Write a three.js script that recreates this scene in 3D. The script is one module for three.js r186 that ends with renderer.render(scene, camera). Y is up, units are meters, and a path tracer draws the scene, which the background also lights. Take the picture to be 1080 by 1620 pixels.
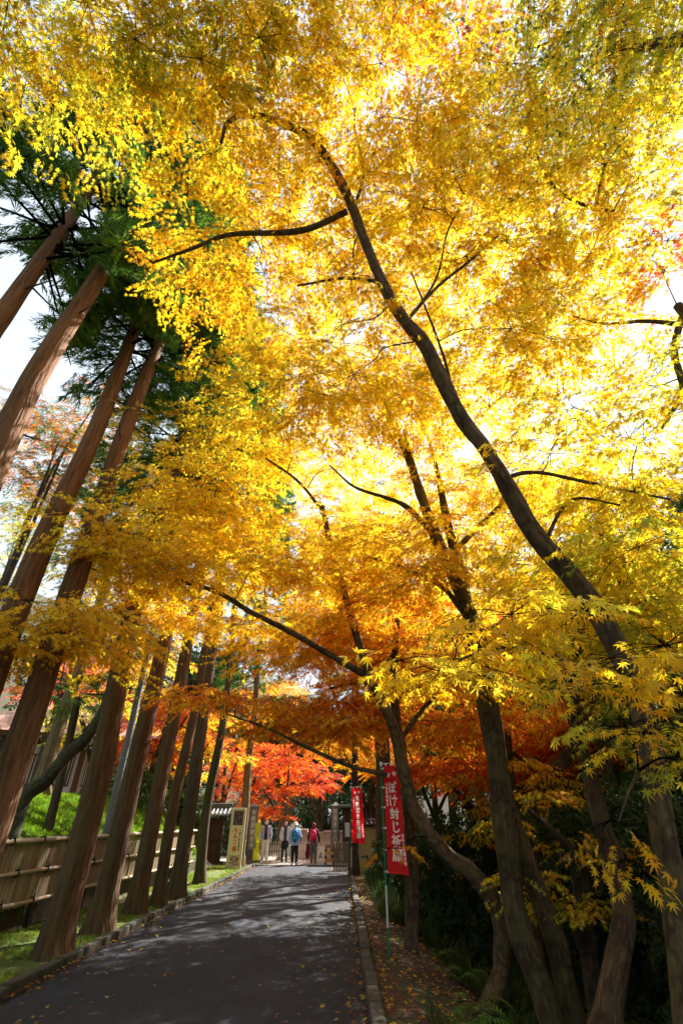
import * as THREE from 'three';
import { mergeGeometries, mergeVertices } from 'three/addons/utils/BufferGeometryUtils.js';
import { RoundedBoxGeometry } from 'three/addons/geometries/RoundedBoxGeometry.js';

// ------------------------------------------------------------------ camera, sky, sun, exposure
const EYE = 1.7, LENS = 735, PITCH = Math.atan(488 / 735);
const scene = new THREE.Scene();
const camera = new THREE.PerspectiveCamera(95.57, 2 / 3, 0.05, 600);
camera.position.set(0, EYE, 0);
camera.rotation.set(PITCH, 0, 0);
const SUN_AZ = 38, SUN_EL = 47, SUN_POWER = 5.0, EXPOSURE = 4.05;
const rad = (d) => (d * Math.PI) / 180;
const sunDir = new THREE.Vector3(Math.sin(rad(SUN_AZ)) * Math.cos(rad(SUN_EL)), Math.sin(rad(SUN_EL)), -Math.cos(rad(SUN_AZ)) * Math.cos(rad(SUN_EL)));
{
  const W = 512, H = 256, data = new Float32Array(W * H * 4);
  for (let j = 0; j < H; j++) for (let i = 0; i < W; i++) {
    const up = ((j + 0.5) / H - 0.5) * Math.PI, az = ((i + 0.5) / W - 0.5) * 2 * Math.PI;
    const x = Math.cos(az) * Math.cos(up), y = Math.sin(up), z = Math.sin(az) * Math.cos(up);
    const c = x * sunDir.x + y * sunDir.y + z * sunDir.z, haze = Math.pow(1 - Math.max(0, y), 3);
    const glow = 0.16 * Math.exp(-(1 - c) * 6);
    const o = (j * W + i) * 4, b = 0.30;
    data[o] = b * (0.78 + 0.18 * haze) + glow; data[o + 1] = b * (0.90 + 0.08 * haze) + glow; data[o + 2] = b * 1.04 + glow * 0.97; data[o + 3] = 1;
  }
  const sky = new THREE.DataTexture(data, W, H, THREE.RGBAFormat, THREE.FloatType);
  sky.mapping = THREE.EquirectangularReflectionMapping; sky.magFilter = THREE.LinearFilter; sky.needsUpdate = true;
  scene.background = sky; scene.environment = sky;
}
const sun = new THREE.DirectionalLight(new THREE.Color(1, 0.95, 0.86), SUN_POWER);
sun.position.copy(sunDir).multiplyScalar(80).add(new THREE.Vector3(0, 0, -12)); sun.target.position.set(0, 0, -12);
sun.castShadow = true; Object.assign(sun.shadow.camera, { left: -40, right: 40, top: 40, bottom: -40, near: 1, far: 200 }); sun.shadow.mapSize.set(4096, 4096);
scene.add(sun, sun.target);
const renderer = new THREE.WebGLRenderer();
renderer.toneMapping = THREE.LinearToneMapping; renderer.toneMappingExposure = EXPOSURE;
renderer.shadowMap.enabled = true;

// ------------------------------------------------------------------ helpers
function rng(seed) { let a = seed | 0; return () => { a = (a + 0x6d2b79f5) | 0; let t = Math.imul(a ^ (a >>> 15), 1 | a); t = (t + Math.imul(t ^ (t >>> 7), 61 | t)) ^ t; return ((t ^ (t >>> 14)) >>> 0) / 4294967296; }; }
const V = (x, y, z) => new THREE.Vector3(x, y, z);
const lerp = (a, b, t) => a + (b - a) * t, clamp = (x, a = 0, b = 1) => Math.min(b, Math.max(a, x)), smooth = (a, b, x) => { const t = clamp((x - a) / (b - a)); return t * t * (3 - 2 * t); };
const SP = Math.sin(PITCH), CP = Math.cos(PITCH);
const look = (px, py) => ({ x: px - 540, y: LENS * SP + (810 - py) * CP, z: LENS * CP - (810 - py) * SP });
const at = (px, py, z) => { const d = look(px, py), t = z / d.z; return V(d.x * t, EYE + d.y * t, -z); };       // a sight line followed to a distance
const scaleAt = (px, py, z) => z / look(px, py).z;                                                                 // metres per pixel there
const onGround = (px, py, y = 0) => { const d = look(px, py), t = (EYE - y) / -d.y; return V(d.x * t, y, -d.z * t); };
const used = new Map();
function numbered(name) { const n = used.get(name) ?? 0; used.set(name, n + 1); return n ? `${name}_${String(n).padStart(3, '0')}` : name; }
function tag(o, label, category, group, kind) { if (label) o.userData.label = label; if (category) o.userData.category = category; if (group) o.userData.group = group; if (kind) o.userData.kind = kind; return o; }
function thing(name, label, category, pos = [0, 0, 0], turn = 0, group) { const o = new THREE.Group(); o.name = numbered(name); o.position.set(...pos); o.rotation.y = turn; scene.add(o); return tag(o, label, category, group); }
function part(name, geometry, material, parent, kind) { const m = new THREE.Mesh(Array.isArray(geometry) ? join(geometry) : geometry, material); m.name = parent === scene ? numbered(name) : name; m.castShadow = m.receiveShadow = true; parent.add(m); if (kind) m.userData.kind = kind; return m; }
function join(list) { const g = list.map((x) => { const y = x.index ? x.toNonIndexed() : x.clone(); for (const k of Object.keys(y.attributes)) if (!['position', 'normal', 'uv'].includes(k)) y.deleteAttribute(k); if (!y.attributes.uv) y.setAttribute('uv', new THREE.BufferAttribute(new Float32Array(y.attributes.position.count * 2), 2)); return y; }); return mergeGeometries(g); }
const move = (g, x, y, z, rx = 0, ry = 0, rz = 0) => g.applyMatrix4(new THREE.Matrix4().makeRotationFromEuler(new THREE.Euler(rx, ry, rz, 'YXZ')).setPosition(x, y, z));
function box(w, h, d, x = 0, y = 0, z = 0, bevel = 0.008) { const g = bevel ? new RoundedBoxGeometry(w, h, d, 1, Math.min(bevel, w * 0.4, h * 0.4, d * 0.4)) : new THREE.BoxGeometry(w, h, d); boxUV(g); return g.translate(x, y, z); }
function boxUV(g) { const p = g.attributes.position, n = g.attributes.normal, u = g.attributes.uv; for (let i = 0; i < p.count; i++) { const a = Math.abs(n.getX(i)), b = Math.abs(n.getY(i)), c = Math.abs(n.getZ(i)); if (a > b && a > c) u.setXY(i, p.getZ(i), p.getY(i)); else if (b > c) u.setXY(i, p.getX(i), p.getZ(i)); else u.setXY(i, p.getX(i), p.getY(i)); } return g; }
const rod = (a, b, r0, r1 = r0, n = 8) => { const d = b.clone().sub(a), g = new THREE.CylinderGeometry(r1, r0, d.length(), n, 1); g.translate(0, d.length() / 2, 0); g.applyQuaternion(new THREE.Quaternion().setFromUnitVectors(V(0, 1, 0), d.normalize())); return g.translate(a.x, a.y, a.z); };

// noise
function hash(x, y, z) { let h = Math.imul(x, 374761393) ^ Math.imul(y, 668265263) ^ Math.imul(z, 2147483647 ^ 1274126177); h = Math.imul(h ^ (h >>> 13), 1274126177); return ((h ^ (h >>> 16)) >>> 0) / 4294967296; }
function noise3(x, y, z) {
  const ix = Math.floor(x), iy = Math.floor(y), iz = Math.floor(z), f = (t) => t * t * (3 - 2 * t), u = f(x - ix), v = f(y - iy), w = f(z - iz);
  const c = (a, b, d) => hash(ix + a, iy + b, iz + d);
  return lerp(lerp(lerp(c(0, 0, 0), c(1, 0, 0), u), lerp(c(0, 1, 0), c(1, 1, 0), u), v), lerp(lerp(c(0, 0, 1), c(1, 0, 1), u), lerp(c(0, 1, 1), c(1, 1, 1), u), v), w);
}
function tnoise(x, y, px, py, s) { const ix = Math.floor(x), iy = Math.floor(y), f = (t) => t * t * (3 - 2 * t), u = f(x - ix), v = f(y - iy), m = (a, p) => ((a % p) + p) % p, c = (a, b) => hash(m(ix + a, px), m(iy + b, py), s); return lerp(lerp(c(0, 0), c(1, 0), u), lerp(c(0, 1), c(1, 1), u), v); }
function tfbm(u, v, fx, fy, oct, s) { let a = 0.5, t = 0, n = 0; for (let i = 0; i < oct; i++) { t += a * tnoise(u * fx, v * fy, fx, fy, s + i * 17); n += a; a *= 0.55; fx *= 2; fy *= 2; } return t / n; }
function tex(w, h, f, srgb, rx = 1, ry = 1) {
  const d = new Uint8Array(w * h * 4);
  for (let j = 0; j < h; j++) for (let i = 0; i < w; i++) { const c = f((i + 0.5) / w, (j + 0.5) / h), o = (j * w + i) * 4; for (let k = 0; k < 3; k++) d[o + k] = clamp(Array.isArray(c) ? c[k] : c) * 255; d[o + 3] = 255; }
  const t = new THREE.DataTexture(d, w, h); t.wrapS = t.wrapT = THREE.RepeatWrapping; t.magFilter = THREE.LinearFilter; if (srgb) t.colorSpace = THREE.SRGBColorSpace; t.repeat.set(rx, ry); t.needsUpdate = true; return t;
}
const toS = (c) => c.map((x) => (x <= 0.0031308 ? 12.92 * x : 1.055 * Math.pow(x, 1 / 2.4) - 0.055));
const mix3 = (a, b, t) => [0, 1, 2].map((k) => lerp(a[k], b[k], t));
const std = (o) => new THREE.MeshStandardMaterial({ roughness: 0.85, ...o });
const rgb = (r, g, b) => new THREE.Color().setRGB(r, g, b);

// ------------------------------------------------------------------ materials
const cedarH = (u, v) => { const w = u + 0.05 * tfbm(u, v, 4, 4, 3, 5); const a = tfbm(w, v, 26, 5, 3, 11), b = tfbm(w, v, 60, 14, 3, 12); return clamp(0.65 * a + 0.45 * b - 0.05); };
const cedarBark = std({ vertexColors: true, roughness: 0.95,
  map: tex(512, 512, (u, v) => { const h = cedarH(u, v), k = tfbm(u, v, 5, 4, 4, 31); return toS(mix3(mix3([0.4, 0.27, 0.19], [1.0, 0.8, 0.62], smooth(0.2, 0.8, h)), [0.75, 0.7, 0.62], 0.5 * smooth(0.45, 0.75, k))); }, true, 1 / 1.2, 1 / 2.2),
  bumpMap: tex(512, 512, (u, v) => cedarH(u, v), false, 1 / 1.2, 1 / 2.2), bumpScale: 0.032 });
const mapleH = (u, v) => clamp(0.55 * tfbm(u, v, 9, 4, 4, 41) + 0.45 * Math.abs(tfbm(u, v, 14, 7, 3, 45) * 2 - 1));
const mapleBark = std({ vertexColors: true, roughness: 0.93,
  map: tex(512, 512, (u, v) => { const h = mapleH(u, v), k = tfbm(u, v, 6, 6, 4, 51); return toS(mix3(mix3([0.25, 0.2, 0.17], [1, 0.9, 0.78], smooth(0.2, 0.7, h)), [0.85, 0.85, 0.66], 0.45 * smooth(0.45, 0.75, k))); }, true, 1 / 0.7, 1 / 0.9),
  bumpMap: tex(512, 512, mapleH, false, 1 / 0.7, 1 / 0.9), bumpScale: 0.035 });
const twigMat = std({ color: rgb(0.05, 0.032, 0.022), roughness: 0.9 });
const leafy = (o) => new THREE.MeshPhysicalMaterial({ roughness: 1, transmission: 0.68, thickness: 0, side: THREE.DoubleSide, vertexColors: true, specularIntensity: 0.3, ...o });
const leafMat = leafy({ name: 'leaf' }), needleMat = leafy({ transmission: 0.3, name: 'needle' }), evergreenMat = leafy({ transmission: 0.22, name: 'evergreen' }), bladeMat = leafy({ transmission: 0.4, name: 'grass' });
const asphalt = std({ roughness: 0.9, map: tex(1024, 1024, (u, v) => { const g = tfbm(u, v, 260, 260, 2, 61), p = tfbm(u, v, 5, 5, 4, 62), q = tfbm(u, v, 40, 40, 3, 64); const b = 0.002 + 0.013 * p + 0.01 * q + 0.018 * smooth(0.62, 0.95, g) + 0.01 * smooth(0.5, 0.62, tfbm(u, v, 3, 2, 4, 66)); return toS([b * 0.76, b * 0.94, b * 1.4]); }, true, 1 / 3, 1 / 3),
  bumpMap: tex(1024, 1024, (u, v) => tfbm(u, v, 200, 200, 2, 63), false, 1 / 3, 1 / 3), bumpScale: 0.006 });
const litter = std({ roughness: 1, map: tex(1024, 1024, (u, v) => { const g = tfbm(u, v, 60, 60, 4, 71), p = tfbm(u, v, 6, 6, 4, 72); return toS(mix3(mix3([0.02, 0.015, 0.01], [0.10, 0.06, 0.03], g), [0.035, 0.045, 0.012], smooth(0.45, 0.65, p))); }, true, 1 / 3, 1 / 3),
  bumpMap: tex(512, 512, (u, v) => tfbm(u, v, 30, 30, 4, 73), false, 1 / 2, 1 / 2), bumpScale: 0.05 });
const moss = std({ roughness: 1, map: tex(1024, 1024, (u, v) => { const g = tfbm(u, v, 90, 90, 3, 81), p = tfbm(u, v, 5, 5, 5, 82); return toS(mix3(mix3([0.04, 0.075, 0.01], [0.11, 0.15, 0.022], g), [0.08, 0.06, 0.028], smooth(0.52, 0.68, p))); }, true, 1 / 2.7, 1 / 2.7),
  bumpMap: tex(512, 512, (u, v) => tfbm(u, v, 40, 40, 4, 83), false, 1 / 1.5, 1 / 1.5), bumpScale: 0.04 });
const stoneH = (u, v) => 0.6 * tfbm(u, v, 50, 50, 3, 91) + 0.4 * tfbm(u, v, 6, 6, 4, 92);
const stoneTex = tex(512, 512, (u, v) => { const h = stoneH(u, v), k = tfbm(u, v, 4, 4, 4, 93); return toS(mix3(mix3([0.12, 0.115, 0.10], [0.32, 0.31, 0.28], h), [0.10, 0.12, 0.06], 0.8 * smooth(0.5, 0.7, k))); }, true);
const stoneBump = tex(512, 512, stoneH, false);
const stone = std({ map: stoneTex, bumpMap: stoneBump, bumpScale: 0.01, roughness: 0.9 });
const kerbMats = [[0.24, 0.23, 0.18], [0.28, 0.25, 0.2], [0.18, 0.21, 0.12]].map((c) => std({ map: stoneTex, bumpMap: stoneBump, bumpScale: 0.012, color: rgb(...c), roughness: 0.95 }));
const grainF = (u, v) => 0.6 * tfbm(u, v, 30, 2, 4, 101) + 0.4 * tfbm(u, v, 6, 1, 3, 102);
const grainTex = tex(512, 512, (u, v) => toS(mix3([0.35, 0.32, 0.28], [1, 0.95, 0.88], grainF(u, v))), true, 2, 0.8), grainBump = tex(512, 512, grainF, false, 2, 0.8);
const woodOf = (r, g, b) => std({ map: grainTex, bumpMap: grainBump, bumpScale: 0.004, color: rgb(r, g, b), roughness: 0.85 });
const bambooTex = tex(256, 512, (u, v) => { const k = tfbm(u, v, 20, 3, 4, 111), s = tfbm(u, v, 3, 5, 4, 112); return toS(mix3(mix3([0.5, 0.45, 0.38], [1, 0.96, 0.86], k), [0.35, 0.3, 0.24], 0.6 * smooth(0.55, 0.8, s))); }, true, 3, 1);
const slatMats = [[0.36, 0.28, 0.18], [0.28, 0.21, 0.13], [0.42, 0.34, 0.24], [0.33, 0.27, 0.19], [0.23, 0.175, 0.11]].map((c) => std({ map: bambooTex, color: rgb(...c), roughness: 0.7 }));
const railMat = std({ map: bambooTex, color: rgb(0.5, 0.38, 0.28), roughness: 0.6 });
const ropeMat = std({ color: rgb(0.012, 0.011, 0.012), roughness: 0.95 });
const plasterTex = tex(512, 512, (u, v) => { const k = tfbm(u, v, 8, 4, 5, 121), s = tfbm(u, v, 40, 40, 3, 122); return toS(mix3(mix3([0.62, 0.62, 0.6], [1, 1, 1], k), [0.7, 0.68, 0.6], 0.4 * s)); }, true, 0.5, 0.5);
const plaster = (r, g, b) => std({ map: plasterTex, color: rgb(r, g, b), roughness: 0.95 });
const tileMat = std({ color: rgb(0.10, 0.10, 0.105), roughness: 0.6, map: plasterTex }), darkWood = woodOf(0.07, 0.045, 0.03), midWood = woodOf(0.22, 0.12, 0.06);
const plain = (r, g, b, roughness = 0.8, more = {}) => std({ color: rgb(r, g, b), roughness, ...more });
const weave = tex(256, 256, (u, v) => 0.5 + 0.25 * Math.sin(u * 180) * Math.sin(v * 180) + 0.25 * tfbm(u, v, 20, 20, 3, 131), false, 8, 8);
const cloth = (r, g, b) => std({ color: rgb(r, g, b), roughness: 0.95, bumpMap: weave, bumpScale: 0.003 });

// ------------------------------------------------------------------ ground, road, kerbs
const ROAD_L = -3.85, ROAD_R = 0.30, GATE_Z = 26;
function terrain(x, z) {   // z positive = away from the camera
  const n = (noise3(x * 0.7, 3, z * 0.7) - 0.5) * 0.16 + (noise3(x * 2.6, 7, z * 2.6) - 0.5) * 0.05;
  let y = -0.06;
  if (x > ROAD_R + 0.1) {
    const d = x - ROAD_R - 0.1, near = smooth(27, 20, z);
    y = 0.05 - near * 0.85 * smooth(0.35, 2.3, d) + n * smooth(0.1, 0.8, d);
    y += 3.2 * smooth(4.2, 12, d) + 0.35 * Math.max(0, d - 10);
  } else if (x < ROAD_L - 0.1) {
    const d = ROAD_L - 0.1 - x; y = 0.05 + n * smooth(0.1, 0.8, d);
    const bank = smooth(-0.2, 0.4, fenceX(z) - 0.25 - x);
    if (bank > 0) { const e = fenceX(z) - x; y = lerp(y, 0.95 + 1.15 * smooth(0.2, 2.6, e) + 0.06 * e + n, bank * Math.max(smooth(27, 22, z), smooth(3, 6, e))); y += 0.3 * Math.max(0, e - 14); }
  }
  y += Math.max(0, z - 45) * 0.3;
  return y;
}
function fenceX(z) { return lerp(-6.0, -5.35, clamp((z - 4) / 16)); }
{
  const xs = [], zs = [];
  for (let x = -150; x <= 150;) { xs.push(x); const a = Math.abs(x + 1); x += a < 9 ? 0.18 : a < 20 ? 0.8 : 8; }
  for (let z = -40; z <= 170;) { zs.push(z); z += z > -2 && z < 14 ? 0.22 : z >= 14 && z < 34 ? 0.45 : 4; }
  const pos = [], uv = [], idx = [];
  for (const z of zs) for (const x of xs) { const inRoad = x > ROAD_L - 0.08 && x < ROAD_R + 0.08; pos.push(x, inRoad ? Math.min(-0.06, terrain(x, z)) + Math.max(0, z - 45) * 0.0 : terrain(x, z), -z); uv.push(x, z); }
  for (let j = 0; j + 1 < zs.length; j++) for (let i = 0; i + 1 < xs.length; i++) { const a = j * xs.length + i, b = a + 1, c = a + xs.length, d = c + 1; idx.push(a, b, d, a, d, c); }
  const g = new THREE.BufferGeometry(); g.setAttribute('position', new THREE.Float32BufferAttribute(pos, 3)); g.setAttribute('uv', new THREE.Float32BufferAttribute(uv, 2)); g.setIndex(idx); g.computeVertexNormals();
  part('ground', g, litter, scene, 'structure');
}
function sheet(x0, x1, z0, z1, nx, nz, f) {
  const pos = [], uv = [], idx = [];
  for (let j = 0; j <= nz; j++) for (let i = 0; i <= nx; i++) { const z = lerp(z0, z1, j / nz), x = typeof x0 === 'function' ? lerp(x0(z), x1(z), i / nx) : lerp(x0, x1, i / nx); pos.push(x, f(x, z), -z); uv.push(x, z); }
  for (let j = 0; j < nz; j++) for (let i = 0; i < nx; i++) { const a = j * (nx + 1) + i, b = a + 1, c = a + nx + 1, d = c + 1; idx.push(a, b, d, a, d, c); }
  const g = new THREE.BufferGeometry(); g.setAttribute('position', new THREE.Float32BufferAttribute(pos, 3)); g.setAttribute('uv', new THREE.Float32BufferAttribute(uv, 2)); g.setIndex(idx); g.computeVertexNormals(); return g;
}
part('road', sheet(ROAD_L, ROAD_R, -12, GATE_Z + 0.4, 8, 60, (x) => 0.015 - 0.03 * Math.pow((x - (ROAD_L + ROAD_R) / 2) / 2.1, 2)), asphalt, scene, 'structure');
part('forecourt_paving', sheet(-6.5, 3, GATE_Z + 0.4, 44, 6, 10, () => 0.02), std({ map: plasterTex, color: rgb(0.42, 0.38, 0.33), roughness: 0.9 }), scene, 'structure');
part('moss_verge', sheet((z) => fenceX(z) - 0.12, () => ROAD_L - 0.12, 2, GATE_Z - 0.3, 12, 90, (x, z) => terrain(x, z) + 0.012), moss, scene, 'structure');
part('grass_bank', sheet((z) => fenceX(z) - 8, (z) => fenceX(z) - 0.3, 3, 24, 30, 60, (x, z) => terrain(x, z) + 0.02), std({ roughness: 1, color: rgb(0.8, 1, 0.5), map: moss.map, bumpMap: moss.bumpMap, bumpScale: 0.05 }), scene, 'structure');
{
  const r = rng(5), kinds = [0.58, 0.6, 0.55].map((l, i) => new RoundedBoxGeometry(0.15, 0.26, l, 2, 0.022 + 0.006 * i));
  kinds.forEach(boxUV);
  for (const [x, z0, z1] of [[ROAD_L - 0.06, 2.4, GATE_Z - 0.2], [ROAD_R + 0.06, 2.4, GATE_Z - 0.6]]) {
    const k = new THREE.Group(); k.name = numbered('kerb'); k.userData.kind = 'structure'; scene.add(k);
    for (let z = z0; z < z1; z += 0.61) { const s = part('kerb_stone', kinds[(r() * 3) | 0], kerbMats[(r() * 3) | 0], k); s.position.set(x + (r() - 0.5) * 0.014, -0.022 + (r() - 0.5) * 0.016, -z); s.rotation.set((r() - 0.5) * 0.02, (r() - 0.5) * 0.03, (r() - 0.5) * 0.05); }
  }
}

// ------------------------------------------------------------------ limbs and trunks
function smoothPath(pts, radii, per = 6) {
  const c = new THREE.CatmullRomCurve3(pts, false, 'centripetal'), n = (pts.length - 1) * per, P = [], R = [];
  for (let i = 0; i <= n; i++) { const t = i / n, f = t * (pts.length - 1), k = Math.min(pts.length - 2, Math.floor(f)); P.push(c.getPoint(t)); R.push(lerp(radii[k], radii[k + 1], f - k)); }
  return { P, R };
}
function limb({ P, R }, segs, o = {}) {   // a bark-covered limb: rings with flutes, lumps and a moss or tint colour per vertex
  const { flute = 0, lump = 0.06, seed = 1, tint = [0.12, 0.085, 0.06], mossy = 0, mossDir = V(-1, 0, 0.4).normalize(), flare = 0, cap = true } = o;
  const pos = [], uv = [], col = [], idx = [], n = P.length, circ = Math.max(1, Math.round((2 * Math.PI * R[0]) / 0.6)) * 0.6 * (R[0] < 0.05 ? 0.3 : 1);
  let N = null, len = 0; const dirs = [];
  for (let i = 0; i < n; i++) {
    const T = P[Math.min(n - 1, i + 1)].clone().sub(P[Math.max(0, i - 1)]).normalize();
    if (!N) N = Math.abs(T.y) > 0.9 ? V(0, 0, 1) : V(0, 1, 0);
    N.addScaledVector(T, -N.dot(T)).normalize(); const B = T.clone().cross(N);
    if (i) len += P[i].distanceTo(P[i - 1]);
    for (let k = 0; k <= segs; k++) {
      const a = (k / segs) * 2 * Math.PI, ca = Math.cos(a), sa = Math.sin(a), d = N.clone().multiplyScalar(ca).addScaledVector(B, sa);
      let r = R[i] * (1 + lump * (noise3(ca * 1.3 + seed * 7, len * 1.6 / Math.max(0.12, R[0] * 3), sa * 1.3) - 0.5) * 2);
      if (flute) r *= 1 + flute * (noise3(ca * 3 + seed, len * 0.35, sa * 3) - 0.5) * 2 + flute * 0.5 * (noise3(ca * 9 + seed, len * 0.7, sa * 9) - 0.5);
      if (flare) { const h = len / flare; if (h < 1) r *= 1 + 0.55 * (1 - h) ** 3 + 0.7 * (1 - h) ** 2 * (noise3(ca * 2.2 + seed * 3, 1, sa * 2.2) - 0.35); }
      const p = P[i].clone().addScaledVector(d, r); pos.push(p.x, p.y, p.z); uv.push((k / segs) * circ, len);
      const low = mossy * smooth(0.35, 0.75, 0.45 * (d.dot(mossDir) * 0.5 + 0.5) + 0.35 * noise3(p.x * 3 + seed, p.y * 1.1, p.z * 3) + 0.32 * smooth(7, 0.2, len) + (d.y > 0 ? 0.25 * d.y : 0)), q = 0.72 + 0.56 * noise3(p.x * 2.2, p.y * 0.9 + seed, p.z * 2.2);
      const c = mix3(tint.map((x) => x * q), [0.055, 0.075, 0.018], low); col.push(...c);
    }
    dirs.push(T);
  }
  const w = segs + 1;
  for (let i = 0; i + 1 < n; i++) for (let k = 0; k < segs; k++) { const a = i * w + k, b = a + 1, c = a + w, d = c + 1; idx.push(a, c, b, b, c, d); }
  if (cap) { const m = pos.length / 3, e = P[n - 1].clone().addScaledVector(dirs[n - 1], R[n - 1] * 0.6); pos.push(e.x, e.y, e.z); uv.push(0, len); col.push(...tint); for (let k = 0; k < segs; k++) idx.push((n - 1) * w + k, m, (n - 1) * w + k + 1); }
  const g = new THREE.BufferGeometry(); g.setAttribute('position', new THREE.Float32BufferAttribute(pos, 3)); g.setAttribute('uv', new THREE.Float32BufferAttribute(uv, 2)); g.setAttribute('color', new THREE.Float32BufferAttribute(col, 3)); g.setIndex(idx); g.computeVertexNormals();
  const nn = g.attributes.normal;
  for (let i = 0; i < n; i++) { const a = i * w, b = a + segs, x = nn.getX(a) + nn.getX(b), y = nn.getY(a) + nn.getY(b), z = nn.getZ(a) + nn.getZ(b), l = Math.hypot(x, y, z) || 1; nn.setXYZ(a, x / l, y / l, z / l); nn.setXYZ(b, x / l, y / l, z / l); }
  return g;
}
function thinTwigs(list) {   // many thin three-sided twigs in one geometry; list of [points, r0, r1]
  const pos = [], nor = [], idx = [];
  for (const [P, r0, r1] of list) {
    const s = 4, first = pos.length / 3; let N = V(0.31, 0.2, 0.93);
    for (let i = 0; i < P.length; i++) {
      const T = P[Math.min(P.length - 1, i + 1)].clone().sub(P[Math.max(0, i - 1)]).normalize(); N = N.clone().addScaledVector(T, -N.dot(T)).normalize(); const B = T.clone().cross(N), r = lerp(r0, r1, i / (P.length - 1));
      for (let k = 0; k < s; k++) { const a = (k / s) * 2 * Math.PI, d = N.clone().multiplyScalar(Math.cos(a)).addScaledVector(B, Math.sin(a)); pos.push(P[i].x + d.x * r, P[i].y + d.y * r, P[i].z + d.z * r); nor.push(d.x, d.y, d.z); }
    }
    for (let i = 0; i + 1 < P.length; i++) for (let k = 0; k < s; k++) { const a = first + i * s + k, b = first + i * s + ((k + 1) % s); idx.push(a, a + s, b, b, a + s, b + s); }
  }
  const g = new THREE.BufferGeometry(); g.setAttribute('position', new THREE.Float32BufferAttribute(pos, 3)); g.setAttribute('normal', new THREE.Float32BufferAttribute(nor, 3)); g.setAttribute('uv', new THREE.BufferAttribute(new Float32Array(pos.length / 3 * 2), 2)); g.setIndex(idx); return g;
}

// ------------------------------------------------------------------ leaves
class Tris { constructor() { this.p = []; this.c = []; } tri(a, b, c, col) { this.p.push(a.x, a.y, a.z, b.x, b.y, b.z, c.x, c.y, c.z); for (let i = 0; i < 3; i++) this.c.push(...col); } build() { const g = new THREE.BufferGeometry(); g.setAttribute('position', new THREE.Float32BufferAttribute(this.p, 3)); g.setAttribute('color', new THREE.Float32BufferAttribute(this.c, 3)); g.setAttribute('uv', new THREE.BufferAttribute(new Float32Array((this.p.length / 3) * 2), 2)); g.computeVertexNormals(); return g; } }
function mapleOutline(detail) {   // palmate leaf in its own plane, stalk at the origin pointing to -y
  const lobes = detail > 5 ? [[-128, 0.42], [-82, 0.72], [-40, 0.93], [0, 1.05], [40, 0.93], [82, 0.72], [128, 0.42]] : [[-112, 0.55], [-55, 0.85], [0, 1.05], [55, 0.85], [112, 0.55]], out = [];
  const q = (deg, r) => [Math.sin(rad(deg)) * r, Math.cos(rad(deg)) * r];
  lobes.forEach(([a, l], i) => {
    const step = detail > 5 ? 20 : 27;
    out.push(i ? q(a - step, 0.26) : q(a - step * 1.6, 0.10));
    if (detail > 7) { out.push(q(a - 9, l * 0.55), q(a, l), q(a + 9, l * 0.55)); } else out.push(q(a, l));
    if (i === lobes.length - 1) out.push(q(a + step * 1.6, 0.10));
  });
  return out;
}
function addLeaf(t, outline, m, size, col, curl) {
  const pt = ([x, y]) => V(x * size, y * size, -curl * size * (x * x + y * y) + 0.12 * size * Math.abs(x)).applyMatrix4(m), o = V(0, 0, 0.02 * size).applyMatrix4(m);
  const q = outline.map(pt); for (let i = 0; i + 1 < q.length; i++) t.tri(o, q[i + 1], q[i], col);
}
function leafFrames(r, count, len, size) {   // where the leaves of a flat spray sit: +z along the twig, y up
  const out = [];
  for (let i = 0; i < count; i++) {
    const s = i === count - 1 ? 1 : (Math.floor(i / 2) + 0.6) / (count / 2), side = i === count - 1 ? 0 : i % 2 ? 1 : -1, z = s * len;
    const yaw = side * rad(38 + 30 * r()) + rad(r() * 24 - 12), stalk = size * (0.5 + 0.5 * r());
    const tilt = new THREE.Matrix4().makeRotationFromEuler(new THREE.Euler(rad(r() * 64 - 6), yaw, rad(r() * 76 - 38), 'YXZ'));
    const f = new THREE.Matrix4().makeTranslation(Math.sin(yaw) * stalk + 0.02 * (r() - 0.5), -0.015 - 0.03 * r(), z + Math.cos(yaw) * stalk).multiply(tilt).multiply(new THREE.Matrix4().makeBasis(V(-1, 0, 0), V(0, 0, 1), V(0, 1, 0)));
    out.push({ m: f, size: size * (0.72 + 0.5 * r()), shade: r() < 0.08 ? 0.42 + 0.2 * r() : 0.80 + 0.34 * r(), hue: r() - 0.5, curl: 0.1 + 0.3 * r() });
  }
  return out;
}
const leafCol = (l) => [l.shade * (1 + 0.06 * l.hue), l.shade * (1 + 0.3 * l.hue), l.shade];
function spray(seed, count, len, size, detail) {
  const r = rng(seed), frames = leafFrames(r, count, len, size), t = new Tris(), outline = mapleOutline(detail);
  for (const l of frames) addLeaf(t, outline, l.m, l.size, leafCol(l), l.curl);
  const lg = t.build(), tw = thinTwigs([[[V(0, 0, 0), V(0.01, 0.004, len * 0.5), V(-0.004, -0.01, len)], 0.0028, 0.0012], ...frames.filter((_, i) => i % 2 === 0 && detail > 5).map((l) => { const p = V(0, 0, 0).applyMatrix4(l.m); return [[V(0, 0, Math.max(0, p.z - 0.05)), p], 0.0012, 0.0008]; })]).toNonIndexed();
  tw.setAttribute('color', new THREE.Float32BufferAttribute(new Float32Array(tw.attributes.position.count * 3).fill(1), 3));
  const g = mergeGeometries([lg, tw], true); g.userData.frames = frames; return g;
}
const SPRAYS = { near: [1, 2, 3, 4].map((s) => spray(s, 11, 0.28, 0.058, 8)), mid: [5, 6, 7].map((s) => spray(s, 13, 0.32, 0.060, 7)), far: [8, 9, 10].map((s) => spray(s, 19, 0.5, 0.072, 5)) };
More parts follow.
